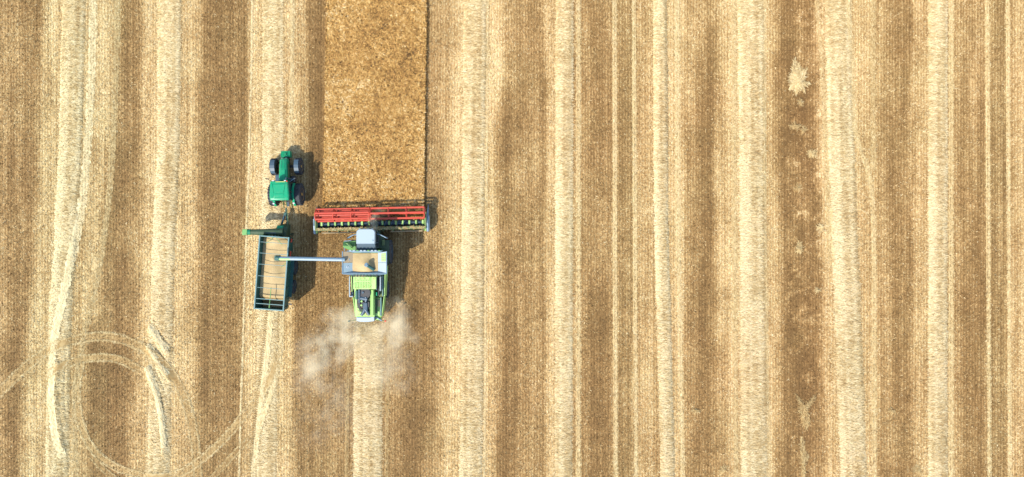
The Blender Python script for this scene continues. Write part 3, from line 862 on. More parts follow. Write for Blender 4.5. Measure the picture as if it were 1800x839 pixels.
# ------------------------------------------------------------------ grain trailer
TR_ROT = math.radians(-4.3)
TR_LOC = (-20.19, -2.91, 0)
def trailer():
    T = empty('grain_trailer', TR_LOC, TR_ROT)
    tag(T, 'long green open grain trailer filled with wheat, folded auger across its front', 'trailer')
    HW, HL, Z0, Z1 = 1.22, 3.08, 1.05, 2.9
    # walls slope in a little toward the floor
    for s in (-1, 1):
        w_ = MB().hull([(s * HW, -HL, Z1), (s * HW, HL, Z1), (s * (HW - .05), -HL, Z1), (s * (HW - .05), HL, Z1),
                        (s * (HW - .16), -HL + .02, Z0), (s * (HW - .16), HL - .1, Z0), (s * (HW - .21), -HL + .02, Z0), (s * (HW - .21), HL - .1, Z0)]).build('side_wall', 'twall', T)
        for k in range(8):
            y = -HL + .25 + k * (2 * HL - .5) / 7
            MB().hull([(s * (HW + .05), y - .035, Z1 - .1), (s * (HW + .05), y + .035, Z1 - .1), (s * (HW - .02), y - .035, Z1 - .1), (s * (HW - .02), y + .035, Z1 - .1),
                       (s * (HW - .10), y - .035, Z0), (s * (HW - .10), y + .035, Z0), (s * (HW - .17), y - .035, Z0), (s * (HW - .17), y + .035, Z0)]).build('wall_rib', 'tteal', w_)
        MB().box(s * HW - .055, s * HW + .055, -HL - .05, HL + .05, Z1 - .04, Z1 + .05, .02).build('top_rail', 'trim', T)
    for s in (-1, 1):
        n = 'tailboard' if s < 0 else 'headboard'
        MB().hull([(x, s * (HL - d), z) for (x, z) in ((-HW + .05, Z1), (HW - .05, Z1), (-HW + .2, Z0), (HW - .2, Z0)) for d in (.0, .05)]).build(n, 'twall', T)
        MB().box(-HW + .06, HW - .06, s * (HL - .02) - .05, s * (HL - .02) + .05, Z1 - .05, Z1 + .045, .02).build('end_rail', 'trim', T)
    MB().box(-HW + .2, HW - .2, -HL + .05, HL - .05, Z0 - .1, Z0 + .02).build('floor', 'tteal', T)
    # cross bars
    for i, py in enumerate((427, 446.5, 466, 486.5, 507, 526.5, 535)):
        y = (wy(py, 2.85) - TR_LOC[1]) / math.cos(TR_ROT) - .0
        th = .022 if i < 5 else .034
        MB().cyl((-HW + .04, y, 2.84), (HW - .04, y, 2.84), th, 8).build('cross_bar', 'trim', T)
    b = MB(); b.cyl((.0, -HL + .1, 2.81), (.02, -1.2, 2.81), .03, 8); b.build('centre_bar', 'spout', T)
    MB().box(-.07, .05, -HL + .06, -HL + .5, 2.70, 2.80, .01).build('tailboard_latch', 'hgreen', T)
    for s in (-1, 1):
        MB().cyl((s * .12, HL - .06, 2.83), (s * .7, HL - .66, 2.83), .022, 8).build('corner_brace', 'spout', T)
    MB().cyl((1.1, .9, 2.8), (.72, .55, 2.75), .025, 8).build('corner_brace', 'spout', T)
    # reflectors on the right side
    for (y0, y1) in ((2.68, 3.0), (1.45, 1.95)):
        MB().box(HW + .055, HW + .13, y0, y1, 2.3, 2.55, .01).build('reflector', 'red', T)
    # chassis and running gear
    b = MB()
    for s in (-1, 1):
        b.box(s * .5 - .08, s * .5 + .08, -HL + .2, HL - .1, .72, .95)
    for y in (.45, -1.2): b.box(-1.0, 1.0, y - .08, y + .08, .5, .68)
    for k in range(6): b.box(-.9, .9, -2.6 + k * 1.05, -2.5 + k * 1.05, .86, .955)
    b.build('chassis', 'black', T)
    for s in (-1, 1):
        for y in (.45, -1.2):
            wheel(T, s * 1.16, y, .60, .46, 'steel', s, 18)
        MB().hull([(s * .98, -2.05, 1.22), (s * .98, 1.35, 1.22), (s * 1.34, -2.05, 1.20), (s * 1.34, 1.35, 1.20), (s * .98, -2.05, 1.26), (s * .98, 1.35, 1.26), (s * 1.34, -2.05, 1.24), (s * 1.34, 1.35, 1.24)]).build('wheel_cover', 'tteal', T)
    MB().box(.95, 1.3, -2.75, -2.65, .8, .9, .01).build('rear_lamp_bracket', 'lsteel', T)
    MB().box(-.1, .28, -HL - .14, -HL + .01, .9, 1.1, .02).build('tow_hook', 'lsteel', T)
    # drawbar
    b = MB()
    hx, hy = 0.12, 5.65
    for s in (-1, 1):
        b.hull([(.1 + s * .55 + dx, HL - .3, z) for dx in (-.09, .09) for z in (.66, .86)] + [(hx + s * .1 + dx, hy - .7, z) for dx in (-.06, .06) for z in (.56, .72)])
    b.box(hx - .16, hx + .16, hy - .75, hy - .45, .55, .73, .02)
    b.cyl((hx, hy - .5, .62), (hx, hy - .02, .60), .06, 10)
    db = b.build('drawbar', 'tteal', T)
    b = MB(); b.cyl((hx - .02, hy - .7, .95), (hx - .1, HL + 1.3, 1.02), .055, 10); b.build('drive_shaft', 'steel', db)
    b = MB(); b.path([(hx + .2, hy - .2, 1.0), (hx + .33, hy - .9, 1.05), (hx + .42, HL + 1.2, 1.2), (hx + .45, HL + .3, 1.4)], .035); b.build('hydraulic_hose', 'hgreen', db)
    b = MB(); b.cyl((hx + .52, HL + .25, .02), (hx + .52, HL + .25, 1.25), .055, 10); b.box(hx + .4, hx + .64, HL + .13, HL + .37, 0, .04); b.build('jack_stand', 'dgreen', db)
    # folded auger: boot, tube, collar, spout
    b = MB()
    b.hull([(-.30, HL + .05, .85), (.72, HL + .05, .85), (-.75, HL + .08, 2.05), (.76, HL + .08, 2.2), (-.12, HL + 1.12, .9), (.70, HL + 1.12, .9), (-.12, HL + .9, 1.75), (.72, HL + .9, 1.75)], .03)
    b.build('auger_boot', 'tarm', T)
    MB().hull([(-.22, HL + .66, 1.6), (.40, HL + .66, 1.6), (-.22, HL + .98, 1.5), (.40, HL + .98, 1.5), (-.2, HL + .68, 1.88), (.36, HL + .68, 1.88), (-.18, HL + .92, 1.82), (.3, HL + .92, 1.82)], .02).build('gearbox_cover', 'tgreen', T)
    A = Vector((.45, HL + .38, 2.05)); B = Vector((-2.30, HL + .22, 2.35))
    b = MB(); b.cyl(A, B, .36, 18, .22); b.cyl(A + Vector((0, 0, -.6)), A + Vector((0, 0, .12)), .27, 16)
    b.build('auger_tube', 'tarm', T, True)
    d = (B - A).normalized()
    b = MB(); b.cyl(B - d * .10, B + d * .14, .25, 18); b.build('auger_collar', 'tgreen2', T, True)
    E = B + d * .14
    b = MB(); b.hull([E + Vector((0, y, z)) for y in (-.24, .24) for z in (-.24, .22)] + [E + Vector((-.42, y, z)) for y in (-.30, .20) for z in (-.42, .16)], .02); b.build('auger_spout', 'spout', T)
    b = MB(); b.cyl(A + d * .5 + Vector((0, -.05, .3)), A + d * 1.3 + Vector((0, -.05, .24)), .05, 10); b.build('fold_cylinder', 'steel', T)
    b = MB(); b.box(-.75, -.45, HL + .05, HL + .22, 1.2, 1.85, .02); b.build('auger_rest', 'hgreen', T)
    for k in range(4):
        MB().box(-.55 + k * .25, -.45 + k * .25, HL + .0, HL + .1, 2.6, 2.72, .01).build('hose_clip', ('spout', 'tan', 'trim', 'hgreen')[k], T)
trailer()

def grain_in_trailer():
    nx_, ny_ = 36, 90
    xs = np.linspace(-1.165, 1.165, nx_); ys = np.linspace(-3.02, 3.02, ny_)
    X, Y = np.meshgrid(xs, ys)
    z = 2.26 + 0.24 * np.exp(-(X / .75) ** 2) * (0.55 + 0.45 * np.cos(Y * 2.1)) + 0.22 * np.exp(-np.hypot(Y - 1.2, X + .12) / .38)
    z += 0.05 * fbm(X, Y, .8, 5, 3)
    fall = sstep(-2.75, -1.95, Y)
    z = 1.25 + (z - 1.25) * (0.12 + .88 * fall)
    X = X * (0.865 + 0.135 * np.clip((z - 1.05) / 1.85, 0, 1)) 
    nb = X.size
    ii = np.arange(nb).reshape(X.shape)
    Fq = np.stack([ii[:-1, :-1], ii[:-1, 1:], ii[1:, 1:], ii[1:, :-1]], -1).reshape(-1, 4)
    ring = np.concatenate([ii[0, :], ii[1:, -1], ii[-1, -2::-1], ii[-2:0:-1, 0]])
    V = np.stack([X, Y, z], -1).reshape(-1, 3)
    bot = V[ring].copy(); bot[:, 2] = 1.07; bot[:, 0] = np.clip(bot[:, 0], -.99, .99); bot[:, 1] = np.clip(bot[:, 1], -2.98, 2.94)
    rb = nb + np.arange(len(ring))
    Fs = np.stack([ring, rb, np.roll(rb, -1), np.roll(ring, -1)], 1)
    o = np_mesh('grain_heap', np.concatenate([V, bot]), np.concatenate([Fq, Fs]), MAT['grain'], {}, smooth=True)
    o.location = TR_LOC; o.rotation_euler = (0, 0, TR_ROT)
    tag(o, 'long heap of wheat grain filling the green trailer', 'grain')
grain_in_trailer()

# ------------------------------------------------------------------ combine harvester
CX, CYO = -12.13, 0.0
def cl(px, py, h):                            # measured place -> combine's own coordinates
    return Vector((wx(px, h) - CX, wy(py, h) - CYO, h))
def crect(px0, px1, py0, py1, h):
    a, b = cl(px0, py1, h), cl(px1, py0, h)
    return a.x, b.x, a.y, b.y

def combine():
    C = empty('combine_harvester', (CX, CYO, 0))
    tag(C, 'lime green and white combine harvester with wide red reel header', 'harvester')
    # ---- header, built about its own centre
    HL_, hy, hz = (-.07, 1.50, 0), 0, 0
    hr = math.radians(1.3)
    W = 4.80
    def H(b, name, mat, parent=C, smooth=False):
        if parent is C: return b.build(name, mat, C, smooth, HL_, hr)
        return b.build(name, mat, parent, smooth)
    b = MB()
    b.hull([(x, y, z) for x in (-W, W) for (y, z) in ((-.62, .28), (-.55, .28), (-.70, 1.12), (-.60, 1.12))])
    b.hull([(x, y, z) for x in (-W, W) for (y, z) in ((-.60, .20), (-.60, .26), (.92, .14), (.92, .18))])
    b.box(-W, W, -.76, -.50, 1.12, 1.28, .03)
    hf = H(b, 'header_frame', 'hgreen')
    H(MB().box(-W + .4, -.9, -.98, -.86, .50, .62, .02), 'rear_ledge', 'tan', hf)
    H(MB().box(1.6, W - .4, -.98, -.86, .50, .62, .02), 'rear_ledge', 'tan', hf)
    for x0, x1 in ((-4.5, -1.2), (1.0, 4.5)):
        for k in range(5):
            x = x0 + (x1 - x0) * k / 4
            H(MB().box(x - .05, x + .05, -.9, -.62, .5, 1.0), 'frame_bracket', 'hgreen', hf)
    b = MB()
    for k in range(120):
        x = -W + .05 + k * .08
        b.hull([(x - .025, .90, .15), (x + .025, .90, .15), (x, 1.02, .15), (x - .025, .9, .18), (x + .025, .9, .18), (x, 1.02, .17)])
    kn = H(b, 'knife_bar', 'steel', hf)
    # end dividers
    for s in (-1, 1):
        b = MB()
        b.hull([(s * (W + dx), y, z) for dx in (.0, .16) for (y, z) in ((-1.0, .3), (-1.0, 1.05), (-.3, 1.22), (.55, .85), (.95, .25))])
        b.hull([(s * (W + .02), .9, .2), (s * (W + .16), .9, .2), (s * (W + .02), .6, .8), (s * (W + .16), .6, .8), (s * (W + .09), 1.45, .1), (s * (W + .09), 1.40, .22)])
        d = H(b, 'crop_divider', 'lsteel', hf)
        H(MB().box(s * (W - .10) - .07, s * (W - .10) + .07, -.95, .15, .95, 1.10, .03), 'divider_rail', 'lime2', hf)
        H(MB().hull([(s * W + s * dx, y, z) for dx in (.165, .22) for (y, z) in ((-.9, .4), (-.9, .95), (.3, .95), (.4, .4))]), 'divider_plate', 'white', hf)
    # intake auger: steel tube, flights, lime fingers
    b = MB(); b.cyl((-W + .1, -.22, .62), (W - .1, -.22, .62), .20, 18)
    au = H(b, 'header_auger', 'steel', C, True)
    for s in (-1, 1):
        b = MB(); turns = 7; n = turns * 18
        for k in range(n):
            for (aa, bb_) in ((k, k + 1),):
                pts = []
                for q in (aa, bb_):
                    x = s * (W - .2 - (W - 1.0) * q / n); a = s * 2 * math.pi * q / 18
                    for r in (.19, .32):
                        for dx in (-.012, .012):
                            pts.append((x + dx, -.22 + r * math.cos(a), .62 + r * math.sin(a)))
                b.hull(pts)
        H(b, 'auger_flight', 'lsteel', au)
    for k in range(16):
        x = -W + .5 + k * .585
        H(MB().box(x - .085, x + .085, -.36, .02, .70, .96, .03), 'auger_paddle', 'lime2' if k % 3 else 'lime', au)
    # reel: two halves with six bats each
    for s, ph in ((-1, 12), (1, 30)):
        x0, x1 = (s * .05, s * (W - .12))
        yr, zr, R = .62 + (0.02 if s > 0 else -.03), 1.20, .52
        b = MB(); b.cyl((x0, yr, zr), (x1, yr, zr), .11, 12)
        for k in range(4):
            xs = x0 + (x1 - x0) * k / 3
            for a in range(6):
                t0, t1 = math.radians(ph + 60 * a), math.radians(ph + 60 * (a + 1))
                p0 = (xs, yr + R * math.cos(t0), zr + R * math.sin(t0)); p1 = (xs, yr + R * math.cos(t1), zr + R * math.sin(t1))
                b.cyl(p0, p1, .045, 6); b.cyl((xs, yr, zr), p0, .05, 6)
        re = H(b, 'reel', 'red')
        for a in range(6):
            t0 = math.radians(ph + 60 * a)
            py_, pz_ = yr + R * math.cos(t0), zr + R * math.sin(t0)
            b = MB(); xa, xb = min(x0, x1), max(x0, x1)
            b.box(xa, xb, py_ - .078, py_ + .078, pz_ - .03, pz_ + .03, .012)
            ba = H(b, 'reel_bat', 'red', re)
            b2 = MB()
            m = int((xb - xa) / .16)
            for k in range(m):
                x = xa + .1 + k * .16
                b2.cyl((x, py_, pz_), (x, py_ - .05, pz_ - .26), .012, 5)
            H(b2, 'reel_tines', 'red', re)['kind'] = 'stuff'
    for x in (-W + .05, 0.28, W - .05):
        b = MB(); b.hull([(x + dx, y, z) for dx in (-.06, .06) for (y, z) in ((-.66, 1.1), (-.66, 1.26), (.66, 1.14), (.66, 1.26))])
        H(b, 'reel_arm', 'dgreen' if x > 0 and x < 1 else 'hgreen')
    MB().box(.12, .62, -.62, -.1, 1.0, 1.20, .03).build('reel_drive', 'dgreen', C, False, HL_, hr)
    # ---- feeder house
    b = MB(); b.hull([(-.75, .95, .35), (.75, .95, .35), (-.75, .95, 1.05), (.75, .95, 1.05), (-.75, -1.1, 1.2), (.75, -1.1, 1.2), (-.75, -1.1, 2.0), (.75, -1.1, 2.0)], .03)
    b.build('feeder_house', 'dgreen', C)
    # ---- wheels
    for s in (-1, 1):
        wheel(C, s * 1.38, -1.15, 1.02, .70, 'steel', s, 24)
        wheel(C, s * 1.15, -4.45, .70, .46, 'steel', s, 20)
    # ---- lower body
    b = MB()
    b.hull([(-1.0, -.6, 1.0), (1.0, -.6, 1.0), (-1.45, -1.0, 2.1), (1.45, -1.0, 2.1), (-1.0, -6.3, 1.2), (1.0, -6.3, 1.2), (-1.05, -6.5, 2.2), (1.05, -6.5, 2.2), (-1.4, -3.2, 2.3), (1.4, -3.2, 2.3)])
    b.box(-1.0, 1.0, -1.3, -1.0, .85, 1.2).box(-.95, .95, -4.55, -4.35, .6, 1.25)
    b.build('body', 'dgreen', C)
    for s in (-1, 1):
        MB().hull([(s * 1.42, -2.35, 1.3), (s * 1.42, -2.35, 2.65), (s * 1.32, -4.9, 1.5), (s * 1.32, -4.9, 2.6), (s * 1.46, -2.35, 1.3), (s * 1.47, -2.35, 2.65), (s * 1.36, -4.9, 1.5), (s * 1.37, -4.9, 2.6)]).build('side_panel', 'lime', C)
        MB().hull([(s * 1.28, -4.95, 1.5), (s * 1.28, -4.95, 2.5), (s * 1.08, -6.6, 1.5), (s * 1.08, -6.6, 2.4), (s * 1.33, -4.95, 1.5), (s * 1.34, -4.95, 2.5), (s * 1.13, -6.6, 1.5), (s * 1.14, -6.6, 2.4)]).build('side_panel', 'lime2', C)
        # front wheel guards
        MB().hull([(s * x, y, z) for (x, z) in ((1.0, 2.12), (1.70, 2.10), (1.0, 2.18), (1.70, 2.16)) for y in (-2.2, -.15)]).build('wheel_guard', 'dgreen', C)
    # ---- cab
    x0, x1, y0, y1 = crect(626, 659.5, 402.5, 437.5, 3.9)
    cxm = (x0 + x1) / 2
    b = MB()
    b.hull([(x0 + .05, y0 + .1, 1.9), (x1 - .05, y0 + .1, 1.9), (x0 + .12, y1 - .35, 1.9), (x1 - .12, y1 - .35, 1.9),
            (x0 + .06, y0 + .1, 3.65), (x1 - .06, y0 + .1, 3.65), (x0 + .08, y1 - .12, 3.65), (x1 - .08, y1 - .12, 3.65), (cxm, y1 - .02, 3.3), (cxm, y1 - .28, 1.9)], .03)
    cg = b.build('cab_glass', 'glass', C)
    for s in (-1, 1):
        xs = cxm + s * (x1 - x0) / 2 * .94
        for q0, q1 in (((xs - s * .05, y1 - .38, 1.9), (xs, y1 - .14, 3.65)), ((xs, y0 + .5, 1.9), (xs, y0 + .5, 3.65)), ((xs, y0 + .1, 1.9), (xs, y0 + .1, 3.65))):
            MB().path([q0, q1], .045).build('cab_pillar', 'steel', cg)
    MB().box(x0 - .02, x1 + .02, y0 - .05, y1 - .3, 1.72, 1.9, .03).build('cab_floor', 'dgreen', C)
    b = MB()
    ry0 = y0 + .42
    pts = []
    for k in range(7):
        a = math.pi / 2 * k / 6
        r = .34
        for sx, xc in ((1, x1 - r), (-1, x0 + r)):
            for z, q in ((3.66, 1.0), (3.84, 1.0), (3.92, .86)):
                pts.append((xc + sx * r * math.sin(a) * q, y1 - r + r * math.cos(a) * q, z))
    for x in (x0, x1):
        pts += [(x, ry0, 3.66), (x, ry0, 3.86)]
    pts += [(x0 + .06, ry0, 3.94), (x1 - .06, ry0, 3.94)]
    roof = b.hull(pts).build('cab_roof', 'white', C, True)
    MB().hull([(x0 + .01, ry0 - .004, 3.55), (x1 - .01, ry0 - .004, 3.55), (x0 + .04, ry0 - .004, 3.86), (x1 - .04, ry0 - .004, 3.86), (x0, y0 - .12, 3.45), (x1, y0 - .12, 3.45), (x0, y0 - .12, 3.58), (x1, y0 - .12, 3.58)]).build('roof_rear_slope', 'steel', roof)
    for k in range(4):
        x = x0 + .28 + k * (x1 - x0 - .56) / 3
        MB().box(x - .07, x + .07, y1 - .03, y1 + .03, 3.68, 3.8, .015).build('work_light', 'lamp', roof)
    MB().cyl((x1 - .2, ry0 + .25, 3.92), (x1 - .2, ry0 + .25, 3.98), .06, 10).build('beacon_base', 'wpanel', roof)
    for s in (-1, 1):
        xs = x0 if s < 0 else x1
        b = MB(); p = [(xs, y1 - .42, 3.2), (xs + s * .35, y1 - .50, 3.3), (xs + s * .78, y1 - .72, 3.25)]
        b.path(p, .045, 8); arm = b.build('mirror_arm', 'lsteel', C)
        q = p[-1]
        MB().box(q[0] - .13, q[0] + .13, q[1] - .06, q[1] + .04, 2.75, 3.28, .03, Matrix.Rotation(-s * .35, 4, 'Z')).build('mirror', 'steel', arm)
    # left platform with rails and ladder, right-hand cover
    a = crect(603, 626, 424, 440, 2.2)
    MB().hull([(a[0], a[3] - .05, 2.1), (a[0], a[2] + .25, 2.1), (a[0] + .55, a[2], 2.1), (a[1] - .05, a[2], 2.1), (a[1] - .05, a[3], 2.1), (a[0], a[3] - .05, 2.2), (a[0], a[2] + .25, 2.2), (a[0] + .55, a[2], 2.2), (a[1] - .05, a[2], 2.2), (a[1] - .05, a[3], 2.2)]).build('platform', 'spout', C)
    MB().hull([(a[0] + .2, a[3] - .2, 2.21), (a[0] + .75, a[2] + .12, 2.21), (a[0] + .45, a[3] - .16, 2.21), (a[0] + .9, a[2] + .3, 2.21), (a[0] + .3, a[3] - .2, 2.5), (a[0] + .75, a[2] + .2, 2.55), (a[0] + .45, a[3] - .2, 2.5), (a[0] + .85, a[2] + .32, 2.55)], .02).build('platform_cover', 'lime', C)
    b = MB(); b.path([(a[0] + .3, a[3], 2.2), (a[0] + .3, a[3], 3.05), (a[0] + .85, a[3] + .05, 3.05), (a[0] + .85, a[3] + .05, 2.2)], .035)
    b.build('hand_rail', 'lsteel', C)
    b = MB(); 
    for k in range(5): b.box(a[0] - .05, a[0] + .35, a[2] - .28, a[2] - .14, .4 + k * .34, .44 + k * .34)
    b.path([(a[0] - .03, a[2] - .2, .3), (a[0] - .03, a[2] - .2, 2.2)], .03); b.path([(a[0] + .33, a[2] - .2, .3), (a[0] + .33, a[2] - .2, 2.2)], .03)
    b.path([(a[0] + .1, a[2] - .1, 2.1), (a[0] + .1, a[2] + .3, 2.1)], .04)
    b.build('ladder', 'lsteel', C)
    a = crect(660, 677, 415, 437, 2.3)
    MB().hull([(a[0], a[2], 1.9), (a[1], a[2], 1.9), (a[0], a[3], 1.9), (a[1] - .25, a[3], 1.9), (a[0], a[2], 2.3), (a[1], a[2], 2.25), (a[0], a[3], 2.3), (a[1] - .3, a[3], 2.25), (a[1], a[3] - .4, 2.25)], .03).build('front_cover', 'dgreen', C)
    MB().box(a[1] - .28, a[1] - .06, a[2] + .25, a[3] - .35, 2.26, 2.36, .03).build('cover_strip', 'hgreen', C)
    MB().box(a[0] + .02, a[0] + .3, a[2] + .1, a[3] - .05, 2.3, 2.4, .02).build('cover_box', 'black', C)
    # ---- grain tank with fold-out panels
    ZT, ZB, ZI = 4.10, 3.82, 3.82
    ox0, ox1, oy0, oy1 = crect(602, 679.5, 442, 481.5, ZT)
    ix0, ix1, iy0, iy1 = crect(621, 664, 444.5, 478.5, ZB)
    b = MB(); b.hull([(ix0 - .02, iy0, 2.2), (ix1 + .02, iy0, 2.2), (ix0 - .02, iy1, 2.2), (ix1 + .02, iy1, 2.2), (ix0 - .02, iy0 - .01, ZI - .03), (ix1 + .02, iy0 - .01, ZI - .03), (ix0 - .02, iy1 + .01, ZI - .03), (ix1 + .02, iy1 + .01, ZI - .03)])
    b.build('grain_tank', 'lime', C)
    ym = (oy0 + oy1) / 2 - .02
    def panel(name, mat, pts, th=.035):
        return MB().slab(*pts, th=th).build(name, mat, C)
    g_ = .012
    pl = panel('tank_panel', 'tan', [(ix0, ym + g_, ZI), (ix0, iy1, ZI), (ox0, oy1 - .02, ZT), (ox0, ym + g_, ZT)])
    pl2 = panel('tank_panel', 'wpanel', [(ix0, iy0, ZI), (ix0, ym - g_, ZI), (ox0, ym - g_, ZT), (ox0, oy0 + .02, ZT)])
    pr = panel('tank_panel', 'white', [(ix1, iy1, ZI), (ix1, ym + g_, ZI), (ox1, ym + g_, ZT), (ox1, oy1 - .02, ZT)])
    pr2 = panel('tank_panel', 'white', [(ix1, ym - g_, ZI), (ix1, iy0, ZI), (ox1, oy0 + .02, ZT), (ox1, ym - g_, ZT)])
    # lime net inset on the right front panel and ring on the left rear one
    v0 = Vector((ix1, iy1, ZI)); 
    def on_right(u, v, lift=.02):
        A = Vector((ix1, iy1, ZI)); B = Vector((ix1, ym, ZI)); D = Vector((ox1, oy1 - .02, ZT)); E = Vector((ox1, ym, ZT))
        return A.lerp(D, u).lerp(B.lerp(E, u), v) + Vector((-lift, 0, lift))
    for i in range(5):
        for j in range(4):
            u0, v0 = .42 + i * .105, .12 + j * .2
            MB().slab(on_right(u0, v0), on_right(u0 + .09, v0), on_right(u0 + .09, v0 + .17), on_right(u0, v0 + .17), th=.012).build('tank_window_pane', 'lime', pr)
    def on_left(u, v, lift=.02):
        A = Vector((ix0, iy0, ZI)); B = Vector((ix0, ym, ZI)); D = Vector((ox0, oy0, ZT)); E = Vector((ox0, ym, ZT))
        return A.lerp(D, u).lerp(B.lerp(E, u), v) + Vector((lift, 0, lift))
    b = MB()
    for k in range(16):
        a0, a1 = 2 * math.pi * k / 16, 2 * math.pi * (k + 1) / 16
        b.cyl(on_left(.55 + .09 * math.cos(a0), .6 + .09 * math.sin(a0)), on_left(.55 + .09 * math.cos(a1), .6 + .09 * math.sin(a1)), .018, 5)
    b.build('porthole_ring', 'lamp', pl2)
    # front and rear tank walls
    panel('tank_front_wall', 'lsteel', [(ix0 - .02, iy1 + .01, ZI), (ix1 + .02, iy1 + .01, ZI), (ox1 - .32, oy1 + .03, ZT - .10), (ox0 + .32, oy1 + .03, ZT - .10)])
    rw = panel('tank_rear_wall', 'steel', [(ox0 + .12, oy0 - .0, ZT - .12), (ox1 - .12, oy0 - .0, ZT - .12), (ix1 + .1, iy0 - .28, ZB - .25), (ix0 - .1, iy0 - .28, ZB - .25)])
    panel('tank_inner_wall', 'wpanel', [(ix0, iy0 + .01, ZI), (ix1, iy0 + .01, ZI), (ox1 - .1, oy0 + .03, ZT - .1), (ox0 + .1, oy0 + .03, ZT - .1)])
    for k in range(9):
        x = ox0 + .62 + k * (ox1 - ox0 - 1.24) / 8
        MB().box(x - .09, x + .09, oy1 + .005, oy1 + .10, ZT - .15, ZT - .05, .01).build('front_rung', ('white', 'tan', 'spout')[k % 3] if k % 3 != 1 else 'white', C)
    for k in range(8):
        x = ix0 + .1 + k * (ix1 - ix0 - .2) / 7
        MB().box(x - .05, x + .05, oy0 - .26, oy0 - .08, ZT - .30, ZT - .16, .01).build('rear_notch', 'black' if k % 2 else 'dgreen', rw)
    b = MB()
    for (p, q) in (((ox0, oy0, ZT), (ox0, oy1, ZT)), ((ox1, oy0, ZT), (ox1, oy1, ZT)), ((ox0 + .02, oy0, ZT), (ox1 - .02, oy0, ZT - .0))):
        b.cyl(p, q, .045, 8)
    b.build('tank_rim', 'lsteel', C)
    # filling auger standing in the grain
    p0 = cl(657, 474, 3.86); p1 = cl(643.5, 465.5, 4.45)
    b = MB(); b.cyl(p0, p1, .13, 14); b.build('filling_auger', 'tteal', C, True)
    b = MB(); b.cyl(p1 + (p1 - p0).normalized() * -.1, p1 + (p1 - p0).normalized() * .04, .17, 14); b.build('filling_auger_head', 'lsteel', C, True)
    # ---- unloading auger swung out to the left over the trailer
    A = cl(606, 456.5, 4.15); B = cl(490, 454.2, 4.45)
    b = MB(); b.cyl(A + Vector((.02, 0, 0)), B, .16, 18)
    ua = b.build('unloading_auger', 'lsteel', C, True)
    d = (B - A).normalized()
    b = MB(); b.box(0, 0.001, 0, 0.001, 0, 0.001) if False else None
    b.cyl(A + d * .2 + Vector((0, -.03, .08)), B - d * .9 + Vector((0, -.03, .08)), .10, 12); b.build('auger_top_strip', 'white', ua)
    b = MB(); b.cyl(B - d * .95 + Vector((0, -.05, .085)), B - d * .05 + Vector((0, -.05, .085)), .095, 12); b.build('auger_end_strip', 'lime', ua)
    b = MB(); b.cyl(B - d * .05, B + d * .22, .21, 14); b.hull([B + Vector((x, y, z)) for x in (-.36, .02) for y in (-.2, .24) for z in (-.55, .05)], .05)
    b.build('auger_spout', 'tteal', ua)
    b = MB(); b.cyl(A + Vector((.16, 0, -1.9)), A + Vector((.16, 0, -.22)), .2, 14); b.build('auger_elbow', 'lsteel', C, True)
    # ---- engine deck with louvres
    x0, x1, y0, y1 = crect(621, 661, 486.5, 508.5, 3.45)
    dk = MB().box(x0, x1, y0, y1, 2.2, 3.45, .03).build('engine_cover', 'lime', C)
    for k in range(10):
        x = x0 + .12 + k * .135
        MB().box(x, x + .05, y0 + .07, y0 + .58, 3.445, 3.485, .01).build('slat', 'lime2', dk)
    for k in range(10):
        x = x0 + .12 + k * .135
        MB().box(x, x + .05, y0 + .66, y0 + .66 + (.12 if k % 3 else .3), 3.445, 3.48, .01).build('slat', 'lime2', dk)
    MB().box(x1 - .50, x1 - .40, y0 + .03, y1 - .03, 3.445, 3.475, .008).build('cover_seam', 'lime2', dk)
    MB().box(x0 + .0, x0 + 1.0, y1 + .005, y1 + .10, 3.30, 3.42, .01).build('cover_ledge', 'tan', dk)
    # walkways and rails
    a = crect(615.5, 621, 486, 521, 2.9)
    MB().box(a[0], a[1], a[2], a[3], 2.45, 2.55).build('walkway', 'black', C)
    b = MB(); b.path([(a[0], a[3], 2.55), (a[0], a[3], 3.1), (a[0], a[2], 3.1), (a[0], a[2], 2.55)], .05, 8); b.path([(a[0], a[2], 3.1), (a[1], a[2], 3.1)], .05, 8)
    b.build('guard_rail', 'white', C)
    MB().box(a[0] + .05, a[1], a[2] + .02, a[2] + .35, 2.55, 2.9, .02).build('toolbox', 'steel', C)
    a = crect(661.5, 674, 484, 522, 2.8)
    wk = MB().box(a[0], a[1] - .02, a[2], a[3], 2.5, 2.58).build('walkway', 'hgreen', C)
    MB().box(a[0] + .02, a[0] + .12, a[2] + .6, a[3] - .15, 2.58, 3.1, .01).build('radiator_screen', 'steel', wk)
    MB().box(a[0] + .17, a[0] + .26, a[2] + .1, a[3] - .1, 2.58, 2.9, .01).build('belt_cover', 'black', wk)
    MB().box(a[0] + .32, a[0] + .42, a[2] + .5, a[3] - .1, 2.58, 3.05, .02).build('grab_rail', 'white', wk)
    MB().box(a[0] + .0, a[0] + .10, a[2] + .1, a[2] + .4, 2.58, 3.0, .02).build('hydraulic_block', 'tgreen', wk)
    MB().box(a[1] - .12, a[1] - .04, a[2] + .05, a[3] - .05, 2.58, 2.75, .02).build('side_rail', 'trim', wk)
    # engine bay
    x0, x1, y0, y1 = crect(624.5, 658, 508.8, 557, 2.95)
    bay = MB().hull([(x0, y0, 2.2), (x1, y0, 2.2), (x0, y1, 2.2), (x1, y1, 2.2), (x0 + .02, y0, 2.95), (x1 - .0, y0, 2.95), (x0 - .08, y1, 2.95), (x1, y1, 2.95)]).build('rear_deck', 'lime', C)
    MB().box(x1 - .30, x1 - .02, y1 - 2.2, y1 - .02, 2.95, 3.2, .04).build('deck_box', 'lime2', bay)
    ex0, ex1, ey0, ey1 = crect(625.5, 651, 509.5, 548, 3.0)
